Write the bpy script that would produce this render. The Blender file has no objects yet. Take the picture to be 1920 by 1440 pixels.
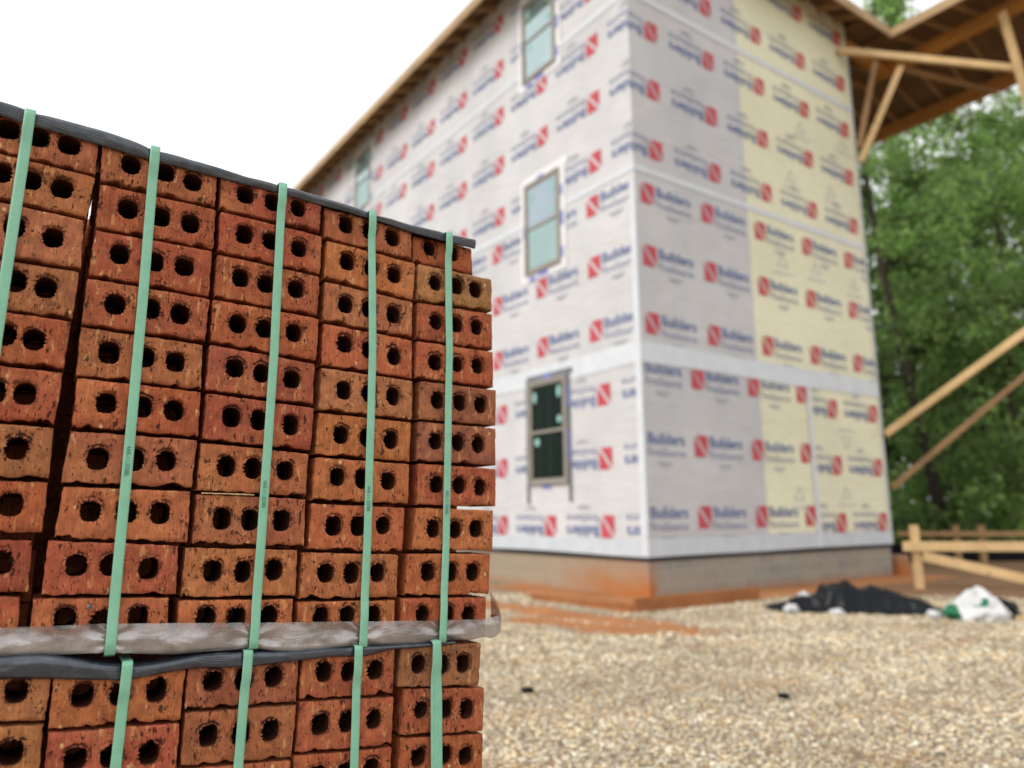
import bpy, bmesh, math, random
import numpy as np
from mathutils import Vector, Matrix, noise
from mathutils.geometry import delaunay_2d_cdt

random.seed(11)
rng = np.random.default_rng(11)
scene = bpy.context.scene
COL = scene.collection
R = math.radians

# ------------------------------------------------------------------ helpers
def tag(o, label=None, cat=None, group=None, kind=None):
    if label: o['label'] = label
    if cat: o['category'] = cat
    if group: o['group'] = group
    if kind: o['kind'] = kind
    return o

def link(o, parent=None):
    COL.objects.link(o)
    if parent is not None: o.parent = parent
    return o

def empty(name, loc=(0, 0, 0), rz=0.0):
    o = bpy.data.objects.new(name, None)
    o.empty_display_size = 0.1
    o.location = loc; o.rotation_euler = (0, 0, rz)
    return link(o)

def mesh_obj(name, verts, faces, mat, parent=None, smooth=False, mat_idx=None):
    me = bpy.data.meshes.new(name)
    me.from_pydata([tuple(v) for v in verts], [], [tuple(f) for f in faces])
    for m in (mat if isinstance(mat, (list, tuple)) else [mat]): me.materials.append(m)
    if mat_idx is not None: me.polygons.foreach_set('material_index', mat_idx)
    if smooth: me.polygons.foreach_set('use_smooth', [True] * len(me.polygons))
    me.update()
    return link(bpy.data.objects.new(name, me), parent)

class MB:
    """collects shapes into one mesh"""
    def __init__(s): s.v = []; s.f = []; s.mi = []
    def add(s, v, f, mi=0):
        n = len(s.v); s.v += [tuple(p) for p in v]
        s.f += [tuple(i + n for i in q) for q in f]; s.mi += [mi] * len(f); return s
    def box(s, a, b, mi=0):
        (x0, y0, z0), (x1, y1, z1) = a, b
        v = [(x0,y0,z0),(x1,y0,z0),(x1,y1,z0),(x0,y1,z0),(x0,y0,z1),(x1,y0,z1),(x1,y1,z1),(x0,y1,z1)]
        return s.add(v, [(0,3,2,1),(4,5,6,7),(0,1,5,4),(1,2,6,5),(2,3,7,6),(3,0,4,7)], mi)
    def quad(s, a, b, c, d, mi=0): return s.add([a, b, c, d], [(0, 1, 2, 3)], mi)
    def bar(s, p, q, w, h, up=(0, 0, 1), mi=0):
        """square timber from p to q, w across, h along up"""
        p, q = Vector(p), Vector(q); d = (q - p).normalized()
        side = d.cross(Vector(up)).normalized(); u = side.cross(d).normalized()
        c = [(-1,-1),(1,-1),(1,1),(-1,1)]
        v = [e + side * (a * w / 2) + u * (b * h / 2) for e in (p, q) for a, b in c]
        return s.add(v, [(3,2,1,0),(4,5,6,7),(0,1,5,4),(1,2,6,5),(2,3,7,6),(3,0,4,7)], mi)
    def tube(s, pts, radii, n=8, mi=0):
        pts = [Vector(p) for p in pts]; rings = []
        for i, p in enumerate(pts):
            d = (pts[min(i+1, len(pts)-1)] - pts[max(i-1, 0)]).normalized()
            a = d.cross(Vector((0.3, 1, 0.1))).normalized(); b = d.cross(a)
            rings.append([p + (a*math.cos(t) + b*math.sin(t)) * radii[i] for t in [2*math.pi*k/n for k in range(n)]])
        v = [x for r in rings for x in r]
        f = [(i*n+k, i*n+(k+1) % n, (i+1)*n+(k+1) % n, (i+1)*n+k) for i in range(len(pts)-1) for k in range(n)]
        f += [tuple(range(n-1, -1, -1)), tuple((len(pts)-1)*n+k for k in range(n))]
        return s.add(v, f, mi)
    def build(s, name, mat, parent=None, smooth=False):
        return mesh_obj(name, s.v, s.f, mat, parent, smooth, s.mi if isinstance(mat, (list, tuple)) else None)

def bevel(o, w, seg=2):
    m = o.modifiers.new('edge', 'BEVEL'); m.width = w; m.segments = seg; m.limit_method = 'ANGLE'
    return o

# ------------------------------------------------------------------ material helpers
class NT:
    def __init__(s, name):
        s.m = bpy.data.materials.new(name); s.m.use_nodes = True
        s.t = s.m.node_tree; s.t.nodes.clear()
        s.out = s.n('ShaderNodeOutputMaterial')
    def n(s, typ, **kw):
        nd = s.t.nodes.new(typ)
        for k, v in kw.items(): setattr(nd, k, v)
        return nd
    def l(s, a, b): s.t.links.new(a, b)
    def val(s, sock, x):
        if hasattr(x, 'is_linked') or isinstance(x, bpy.types.NodeSocket): s.l(x, sock)
        else: sock.default_value = x
    def coord(s, kind='Object'): return s.n('ShaderNodeTexCoord').outputs[kind]
    def mapping(s, vec, scale=(1,1,1), rot=(0,0,0), loc=(0,0,0)):
        m = s.n('ShaderNodeMapping'); s.l(vec, m.inputs['Vector'])
        m.inputs['Scale'].default_value = scale; m.inputs['Rotation'].default_value = rot
        s.val(m.inputs['Location'], loc); return m.outputs[0]
    def noise(s, vec, scale=5, detail=3, rough=.55, dist=0.0):
        x = s.n('ShaderNodeTexNoise'); s.l(vec, x.inputs['Vector'])
        x.inputs['Scale'].default_value = scale; x.inputs['Detail'].default_value = detail
        x.inputs['Roughness'].default_value = rough; x.inputs['Distortion'].default_value = dist
        return x.outputs['Fac']
    def voro(s, vec, scale=5, feature='F1', out='Distance', rand=1.0):
        x = s.n('ShaderNodeTexVoronoi', feature=feature); s.l(vec, x.inputs['Vector'])
        x.inputs['Scale'].default_value = scale; x.inputs['Randomness'].default_value = rand
        return x.outputs[out]
    def math(s, op, a, b=0.0, c=None, clamp=False):
        x = s.n('ShaderNodeMath', operation=op, use_clamp=clamp)
        s.val(x.inputs[0], a); s.val(x.inputs[1], b)
        if c is not None: s.val(x.inputs[2], c)
        return x.outputs[0]
    def ramp(s, fac, lo, hi, a=0.0, b=1.0):
        x = s.n('ShaderNodeMapRange', interpolation_type='SMOOTHSTEP'); s.val(x.inputs['Value'], fac)
        for k, v in zip(('From Min','From Max','To Min','To Max'), (lo, hi, a, b)): x.inputs[k].default_value = v
        return x.outputs[0]
    def mix(s, fac, a, b, blend='MIX'):
        x = s.n('ShaderNodeMix', data_type='RGBA', blend_type=blend)
        s.val(x.inputs[0], fac)
        for i, v in ((6, a), (7, b)):
            if isinstance(v, (tuple, list)): x.inputs[i].default_value = tuple(v) + ((1,) if len(v) == 3 else ())
            else: s.l(v, x.inputs[i])
        return x.outputs[2]
    def scale(s, col, f):
        x = s.n('ShaderNodeVectorMath', operation='SCALE'); s.l(col, x.inputs[0]); s.val(x.inputs['Scale'], f); return x.outputs[0]
    def bump(s, h, strength=.5, dist=.01):
        x = s.n('ShaderNodeBump'); s.l(h, x.inputs['Height'])
        x.inputs['Strength'].default_value = strength; x.inputs['Distance'].default_value = dist; return x.outputs[0]
    def pbsdf(s, col, rough=.8, normal=None, spec=.3, metal=0.0, **kw):
        b = s.n('ShaderNodeBsdfPrincipled')
        if isinstance(col, (tuple, list)): b.inputs['Base Color'].default_value = tuple(col) + ((1,) if len(col) == 3 else ())
        else: s.l(col, b.inputs['Base Color'])
        s.val(b.inputs['Roughness'], rough); b.inputs['Metallic'].default_value = metal
        b.inputs['Specular IOR Level'].default_value = spec
        if normal is not None: s.l(normal, b.inputs['Normal'])
        for k, v in kw.items(): s.val(b.inputs[k.replace('_', ' ')], v)
        return b.outputs[0]
    def done(s, shader): s.l(shader, s.out.inputs['Surface']); return s.m

def attr(nt, name, out='Fac'):
    a = nt.n('ShaderNodeAttribute'); a.attribute_name = name; return a.outputs[out]

def sep(nt, vec):
    x = nt.n('ShaderNodeSeparateXYZ'); nt.l(vec, x.inputs[0]); return x.outputs

def simple(name, col, rough=.7, spec=.3, nscale=8, amount=.18, bump=0.0, bdist=.004, **kw):
    """plain material whose tone wanders with noise"""
    t = NT(name); c = t.coord()
    n = t.noise(c, nscale, 5, .6)
    k = t.ramp(n, .25, .75, 1 - amount, 1 + amount)
    x = t.n('ShaderNodeRGB'); x.outputs[0].default_value = tuple(col) + (1,)
    nm = t.bump(t.noise(c, nscale * 4, 4), bump, bdist) if bump else None
    return t.done(t.pbsdf(t.scale(x.outputs[0], k), rough, nm, spec, **kw))

# ------------------------------------------------------------------ materials
def make_brick_mat():
    t = NT('fired_clay')
    info = t.n('ShaderNodeObjectInfo'); c0 = t.coord()
    off = t.n('ShaderNodeVectorMath', operation='SCALE'); off.inputs[0].default_value = (7.1, 3.3, 5.7); t.l(info.outputs['Random'], off.inputs['Scale'])
    ad = t.n('ShaderNodeVectorMath', operation='ADD'); t.l(c0, ad.inputs[0]); t.l(off.outputs[0], ad.inputs[1])
    c = ad.outputs[0]
    base = info.outputs['Color']
    # slow drifts of the firing colour
    big = t.noise(c, 9, 2, .5)
    col = t.mix(t.ramp(big, .50, .78, 0, .55), base, (.50, .20, .075))
    big2 = t.noise(t.mapping(c, loc=(3.1, 0, 1.7)), 14, 3, .6)
    col = t.mix(t.ramp(big2, .55, .8, 0, .5), col, (.24, .065, .036))
    mott = t.noise(c, 46, 4, .6)
    col = t.scale(col, t.ramp(mott, .25, .75, .76, 1.22))
    # wire-cut drag lines, nearly vertical, bending near the bottom
    wob = t.noise(c, 16, 2)
    stri = t.noise(t.mapping(c, (520, 200, 26), rot=(0, .09, 0)), 1, 3, .6, .6)
    col = t.scale(col, t.ramp(stri, .3, .7, .84, 1.15))
    # dark torn pits, taller than wide
    pit = t.noise(t.mapping(c, (165, 165, 60)), 1, 3, .5)
    dens = t.noise(c, 19, 2)
    pv = t.ramp(t.math('ADD', pit, t.math('MULTIPLY', dens, .34)), .825, .865)
    pit2 = t.noise(t.mapping(c, (400, 400, 170), loc=(9, 4, 2)), 1, 2, .5)
    pv2 = t.ramp(t.math('ADD', pit2, t.math('MULTIPLY', dens, .32)), .815, .86)
    pits = t.math('MAXIMUM', pv, t.math('MULTIPLY', pv2, .5))
    # short torn cracks
    ck = t.noise(t.mapping(c, (95, 95, 42)), 1, 3, .6, .8)
    ckl = t.ramp(t.math('ABSOLUTE', t.math('SUBTRACT', ck, .5)), .004, .03, 1, 0)
    ckm = t.ramp(t.noise(t.mapping(c, loc=(1, 7, 3)), 62, 2), .60, .66)
    rim = attr(t, 'rim')
    ckm = t.math('MAXIMUM', ckm, t.ramp(rim, .08, .35))
    crack = t.math('MULTIPLY', ckl, ckm)
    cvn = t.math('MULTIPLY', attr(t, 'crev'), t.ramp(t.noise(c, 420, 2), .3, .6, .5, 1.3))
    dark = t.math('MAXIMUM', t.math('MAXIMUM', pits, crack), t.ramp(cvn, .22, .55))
    # pale grog flecks
    vc = t.n('ShaderNodeTexVoronoi'); t.l(t.mapping(c, (75, 75, 52)), vc.inputs['Vector']); vc.inputs['Scale'].default_value = 1
    sx = sep(t, vc.outputs['Color'])
    fl = t.math('MULTIPLY', t.ramp(sx[0], .90, .92), t.ramp(t.math('ADD', vc.outputs['Distance'], t.math('MULTIPLY', mott, .5)), .30, .52, 1, 0))
    col = t.mix(t.math('MULTIPLY', fl, .85), col, (.78, .48, .21))
    pale = t.noise(t.mapping(c, (110, 110, 34), loc=(2, 2, 8)), 1, 3, .55)
    col = t.mix(t.ramp(pale, .58, .70, 0, .75), col, (.62, .30, .12))
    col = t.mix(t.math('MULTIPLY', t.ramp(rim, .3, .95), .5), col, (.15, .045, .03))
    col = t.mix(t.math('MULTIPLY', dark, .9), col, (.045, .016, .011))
    hgt = t.math('ADD', t.math('MULTIPLY', mott, .35), t.math('MULTIPLY', stri, .22))
    hgt = t.math('SUBTRACT', hgt, t.math('MULTIPLY', dark, .9))
    hgt = t.math('ADD', hgt, t.math('MULTIPLY', t.noise(c, 260, 3, .6), .3))
    return t.done(t.pbsdf(col, .86, t.bump(hgt, .95, .003), .22))

def make_core_mat():  # hole walls darker than the brick: shade painted into their colour
    t = NT('shaded_core_wall'); n = t.noise(t.coord(), 60, 3)
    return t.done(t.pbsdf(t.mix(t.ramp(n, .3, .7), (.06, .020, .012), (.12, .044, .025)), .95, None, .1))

def make_wrap_mat():
    """spun wall wrap; the sheathing under it shows pale yellow on part of the gable side"""
    t = NT('wall_wrap'); c = t.coord(); s = sep(t, c)
    geo = t.n('ShaderNodeNewGeometry')
    wr = t.noise(t.mapping(c, (1.2, 1.2, .8)), 1, 4, .6, .4)
    fine = t.noise(t.mapping(c, (3, 3, 9), rot=(.0, .25, 0)), 1.5, 5, .65)
    edge = t.math('ADD', s[0], t.math('MULTIPLY', t.noise(c, 3, 2), .05))
    yel = t.math('MULTIPLY', t.ramp(edge, 2.82, 2.86), t.math('MULTIPLY', t.ramp(s[1], .03, .2, 1, 0), t.ramp(s[2], .84, .90)))
    base = t.mix(t.ramp(wr, .3, .75), (.668, .664, .668), (.605, .612, .625))
    base = t.mix(t.math('MULTIPLY', t.ramp(s[1], .03, .2, 1, 0), t.ramp(s[0], .005, .05)), base, t.scale(base, .90))  # gable side base darkened: its weaker light is painted into the colour
    ycol = t.mix(t.ramp(fine, .3, .7), (.84, .825, .60), (.78, .77, .56))
    col = t.mix(yel, base, ycol)
    drift = t.noise(c, .55, 3, .5)
    col = t.scale(col, t.ramp(drift, .3, .7, .93, 1.05))
    wav = t.math('ADD', t.noise(t.mapping(c, (.9, .9, 2.6), rot=(.3, .3, 0)), 1.6, 3, .5, 1.0), t.math('MULTIPLY', t.noise(t.mapping(c, (3.2, 3.2, .7), rot=(.5, .5, .2)), 1.2, 2, .5, .8), .6))
    return t.done(t.pbsdf(col, .62, t.bump(t.math('ADD', wav, t.math('MULTIPLY', fine, .25)), .42, .05), .35))

def make_block_mat():
    t = NT('concrete_block'); c = t.coord()
    s = sep(t, c)
    u = t.math('ADD', s[0], s[1])
    cv = t.n('ShaderNodeCombineXYZ'); t.l(u, cv.inputs[0]); t.l(t.math('ADD', s[2], .015), cv.inputs[1])
    br = t.n('ShaderNodeTexBrick'); t.l(cv.outputs[0], br.inputs['Vector'])
    br.inputs['Scale'].default_value = 1; br.inputs['Mortar Size'].default_value = .008
    br.inputs['Brick Width'].default_value = .40; br.inputs['Row Height'].default_value = .20
    br.inputs['Color1'].default_value = (.35, .33, .28, 1); br.inputs['Color2'].default_value = (.27, .27, .25, 1)
    br.inputs['Mortar'].default_value = (.42, .39, .34, 1)
    n = t.noise(c, 2.2, 4, .6); n2 = t.noise(c, 30, 4, .6)
    col = t.scale(br.outputs['Color'], t.ramp(n2, .2, .8, .8, 1.2))
    # red clay splashed up the side, strongest near the corner
    near = t.ramp(t.math('ADD', s[1], t.math('MULTIPLY', n, 1.4)), 1.0, 3.4, 1, 0)
    lft = t.math('MULTIPLY', near, t.ramp(s[0], .06, .3, 1, 0))
    clay = t.math('MULTIPLY', lft, t.ramp(t.math('ADD', s[2], t.math('MULTIPLY', n, .5)), .30, .78, 1, .25))
    low = t.math('MULTIPLY', t.ramp(t.math('ADD', s[2], t.math('MULTIPLY', n, .25)), .10, .28, 1, 0), .5)
    clay = t.math('MAXIMUM', clay, low)
    warm = t.math('MULTIPLY', t.ramp(s[1], .06, .3), .6)
    col = t.mix(warm, col, (.38, .29, .19))
    col = t.mix(t.ramp(n, .3, .8, .0, .45), col, (.40, .32, .21))
    col = t.mix(clay, col, (.44, .165, .05))
    return t.done(t.pbsdf(col, .9, t.bump(t.math('ADD', n2, t.math('MULTIPLY', br.outputs['Fac'], -1.0)), .5, .01), .2))

def make_wood(name, col, col2, rough=.7, grain=(2.5, 2.5, 2.5)):
    t = NT(name); c = t.coord()
    g = t.noise(t.mapping(c, grain), 6, 5, .6, 1.5); b = t.noise(c, 1.3, 3)
    k = t.mix(t.ramp(g, .3, .7), col, col2)
    kn = t.voro(t.mapping(c, (1, 1, 1)), 2.3)
    k = t.mix(t.ramp(kn, .03, .085, .75, 0), k, tuple(x*.3 for x in col2))
    return t.done(t.pbsdf(t.scale(k, t.ramp(b, .3, .7, .85, 1.12)), rough, t.bump(g, .25, .004), .25))

def make_strap_mat():
    t = NT('green_strap_plastic'); c = t.coord('UV'); o = t.coord()
    e = t.voro(t.mapping(c, (1, 1, 1)), 900, rand=.2)
    n = t.noise(o, 45, 4, .6); scuff = t.noise(t.mapping(o, (260, 260, 30)), 1, 4, .7)
    col = t.mix(t.ramp(n, .3, .72), (.25, .565, .385), (.215, .505, .335))
    col = t.mix(t.ramp(scuff, .66, .78, 0, .45), col, (.42, .68, .55))
    sx = sep(t, c)
    edge = t.ramp(t.math('ABSOLUTE', t.math('SUBTRACT', sx[0], .5)), .44, .485)
    col = t.mix(t.math('MULTIPLY', edge, .5), col, (.42, .72, .56))
    p = t.pbsdf(col, .38, t.bump(t.math('ADD', e, t.math('MULTIPLY', scuff, .5)), .3, .0006), .6, Subsurface_Weight=0.0)
    return t.done(p)

def make_board_mat():
    t = NT('black_edge_board'); c = t.coord('UV'); o = t.coord(); s = sep(t, c)
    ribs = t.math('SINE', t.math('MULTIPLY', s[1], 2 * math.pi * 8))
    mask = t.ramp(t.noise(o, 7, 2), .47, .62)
    n = t.noise(o, 60, 4, .6); sm = t.noise(t.mapping(o, (14, 14, 90)), 1, 3)
    col = t.mix(t.ramp(n, .3, .75), (.028, .037, .051), (.055, .070, .092))
    col = t.mix(t.ramp(sm, .58, .75, 0, .45), col, (.17, .19, .215))
    col = t.mix(t.math('MULTIPLY', t.ramp(ribs, .1, .9), t.math('MULTIPLY', mask, .45)), col, (.12, .14, .165))  # paler rib crests: gloss highlights painted into the colour
    h = t.math('ADD', t.math('MULTIPLY', ribs, t.math('MULTIPLY', mask, .9)), t.math('MULTIPLY', n, .3))
    return t.done(t.pbsdf(col, .24, t.bump(h, .6, .0014), .9))

def make_film_mat():
    t = NT('cloudy_plastic_film'); c = t.coord('UV'); o = t.coord(); s = sep(t, c)
    n = t.noise(t.mapping(o, (16, 16, 46), rot=(0, .4, 0)), 1, 5, .6, .8)
    fib = t.noise(t.mapping(o, (260, 260, 60), rot=(0, -.6, 0)), 1, 3, .7)
    big = t.noise(o, 11, 3)
    col = t.mix(t.ramp(big, .3, .7), (.28, .245, .23), (.58, .55, .535))
    col = t.scale(col, t.ramp(fib, .25, .75, .92, 1.08))
    p = t.pbsdf(col, .24, t.bump(t.math('ADD', n, t.math('MULTIPLY', fib, .12)), .5, .004), .7, .55)
    tr = t.n('ShaderNodeBsdfTransparent'); tr.inputs[0].default_value = (.95, .9, .88, 1)
    a = t.math('ADD', t.ramp(s[1], .45, .97, .06, .46), t.ramp(n, .4, .7, -.04, .16), clamp=True)
    m = t.n('ShaderNodeMixShader'); t.val(m.inputs[0], a); t.l(p, m.inputs[1]); t.l(tr.outputs[0], m.inputs[2])
    return t.done(m.outputs[0])

def make_ground_mat():
    t = NT('site_ground'); c = t.coord()
    v = t.n('ShaderNodeTexVoronoi'); t.l(c, v.inputs['Vector']); v.inputs['Scale'].default_value = 32
    cs = sep(t, v.outputs['Color'])
    g = t.mix(t.ramp(cs[0], .1, .9), (.30, .22, .14), (.56, .48, .37))
    g = t.mix(t.ramp(cs[1], .72, .85, 0, .8), g, (.26, .24, .21))
    g = t.mix(t.ramp(v.outputs['Distance'], .35, .62, 0, .7), g, (.17, .115, .065))
    n = t.noise(c, 1.3, 5, .6); n2 = t.noise(c, 14, 5, .65)
    g = t.mix(t.ramp(n, .58, .75, 0, .4), g, (.40, .22, .10))
    clayc = t.scale(t.mix(t.ramp(n2, .3, .7), (.47, .215, .088), (.36, .15, .06)), t.ramp(n, .3, .7, .85, 1.15))
    dirt = t.mix(t.ramp(n2, .3, .7), (.17, .095, .05), (.27, .16, .085))
    grass = t.mix(t.ramp(n2, .3, .7), (.045, .075, .02), (.09, .12, .035))
    jit = t.math('ADD', t.math('MULTIPLY', t.math('SUBTRACT', n2, .5), 1.2), t.math('MULTIPLY', t.math('SUBTRACT', t.noise(c, 4, 3), .5), 1.0))
    col = t.mix(t.ramp(t.math('ADD', attr(t, 'dirt'), jit), .35, .65), g, dirt)
    col = t.mix(t.ramp(t.math('ADD', attr(t, 'clay'), jit), .38, .62), col, clayc)
    col = t.mix(t.ramp(t.math('ADD', attr(t, 'grass'), jit), .38, .62), col, grass)
    h = t.math('ADD', t.math('MULTIPLY', v.outputs['Distance'], -1.0), t.math('MULTIPLY', n2, .6))
    return t.done(t.pbsdf(col, .92, t.bump(h, .6, .02), .2))

def make_pebble_mat():
    t = NT('gravel_stone'); c = t.coord()
    n = t.noise(c, 90, 4, .6)
    a = t.n('ShaderNodeAttribute'); a.attribute_name = 'tone'
    return t.done(t.pbsdf(t.scale(a.outputs['Color'], t.ramp(n, .25, .75, .8, 1.2)), .85, t.bump(n, .4, .004), .25))

def make_leaf_mat():
    t = NT('tree_leaf')
    a = t.n('ShaderNodeAttribute'); a.attribute_name = 'tone'
    c = a.outputs['Color']
    p = t.pbsdf(c, .5, None, .3)
    tl = t.n('ShaderNodeBsdfTranslucent'); t.l(t.scale(c, 1.9), tl.inputs['Color'])
    m = t.n('ShaderNodeMixShader'); m.inputs[0].default_value = .5; t.l(p, m.inputs[1]); t.l(tl.outputs[0], m.inputs[2])
    return t.done(m.outputs[0])

def make_glass(name, tint, gloss, mixf, deep):
    t = NT(name); c = t.coord()
    n = t.noise(t.mapping(c, (1, 1, .6)), 1.2, 3)
    vs = t.noise(t.mapping(c, (1, 7, .05)), 1, 1) if mixf < .2 else n
    base = t.pbsdf(t.scale(t.mix(0.0, deep, deep), t.ramp(vs, .35, .65, .8, 1.2) if mixf > .2 else t.ramp(vs, .5, .62, .8, 1.9)), .12, None, .3 if mixf > .2 else .06)
    g = t.n('ShaderNodeBsdfGlossy'); g.inputs['Roughness'].default_value = .03; g.inputs['Color'].default_value = tuple(tint) + (1,)
    t.l(t.bump(n, .05, .01), g.inputs['Normal'])
    m = t.n('ShaderNodeMixShader'); m.inputs[0].default_value = mixf; t.l(base, m.inputs[1]); t.l(g.outputs[0], m.inputs[2])
    return t.done(m.outputs[0])

M = dict(
    brick=make_brick_mat(), core=make_core_mat(), wrap=make_wrap_mat(), block=make_block_mat(),
    pine=make_wood('fresh_pine', (.74, .53, .28), (.62, .42, .20)),
    pine_dim=make_wood('weathered_pine', (.43, .27, .135), (.34, .20, .09)),
    beam=make_wood('laminated_beam', (.56, .26, .065), (.43, .175, .04)),
    fascia=make_wood('fascia_timber', (.52, .36, .20), (.42, .28, .14)),
    osb=make_wood('roof_sheathing', (.24, .14, .072), (.15, .085, .044), grain=(9, 9, 9)),
    rafter=make_wood('rafter_timber', (.46, .29, .145), (.34, .20, .09)),
    clay_board=make_wood('clay_stained_board', (.40, .165, .058), (.30, .11, .04)),
    strap=make_strap_mat(), board=make_board_mat(), film=make_film_mat(),
    ground=make_ground_mat(), pebble=make_pebble_mat(), leaf=make_leaf_mat(),
    bark=simple('tree_bark', (.055, .042, .032), .9, .2, 6, .35, .6, .03),
    tape=simple('white_seam_tape', (.68, .725, .765), .5, .35, 3, .06, .2, .004),
    tape2=simple('base_flashing_tape', (.60, .65, .70), .5, .35, 3, .08, .2, .004),
    flash=simple('window_flashing_tape', (.82, .82, .83), .5, .35, 3, .05, .2, .004),
    flange=simple('grey_window_flange', (.17, .18, .20), .6, .3, 5, .15),
    bluemark=simple('blue_tape_print', (.20, .24, .62), .6, .3, 8, .2),
    frame=simple('taupe_window_vinyl', (.31, .285, .24), .45, .4, 6, .08),
    sticker=simple('pale_green_sticker', (.30, .55, .50), .6, .3, 6, .1),
    sill=simple('dark_sill_membrane', (.022, .022, .024), .6, .3, 6, .2),
    red=simple('red_print', (.54, .075, .10), .6, .3, 5, .12),
    blue=simple('blue_print', (.125, .175, .36), .6, .3, 5, .15),
    pale=simple('pale_grey_print', (.40, .42, .46), .6, .3, 5, .15),
    paleblue=simple('pale_violet_print', (.58, .59, .56), .6, .3, 5, .1),
    ink=simple('dark_green_ink', (.05, .19, .13), .6, .3, 60, .3),
    sheeting=simple('black_sheeting', (.004, .0055, .008), .27, .22, 4, .5, .5, .02),
    bagwhite=simple('white_bag_film', (.64, .65, .645), .4, .4, 9, .14, .5, .01),
    baggreen=simple('green_bag_print', (.015, .15, .07), .5, .4, 9, .2),
    silt=simple('silt_fence_fabric', (.010, .011, .012), .85, .15, 5, .3, .3, .02),
    dark=simple('dark_scrap', (.012, .011, .012), .8, .2, 20, .4, .5, .01),
    steel=simple('screw_steel', (.20, .22, .23), .35, .5, 90, .3, metal=.8),
    splinter=simple('pale_splinter', (.62, .42, .20), .8, .2, 60, .3),
    shingle=simple('roof_underlay', (.08, .08, .085), .9, .2, 2, .2),
    glass_up=make_glass('window_glass_sky', (.74, .90, .90), .03, .42, (.20, .29, .295)),
    glass_mid=make_glass('window_glass_grey', (.74, .86, .93), .03, .38, (.16, .21, .24)),
    glass_teal=make_glass('window_glass_teal', (.66, .86, .82), .03, .42, (.11, .18, .17)),
    glass_dark=make_glass('window_glass_dark', (.30, .55, .42), .03, .012, (.004, .010, .007)),
)
STACK_ORIGIN = (-0.03101, 1.62270, 0.0)
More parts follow.
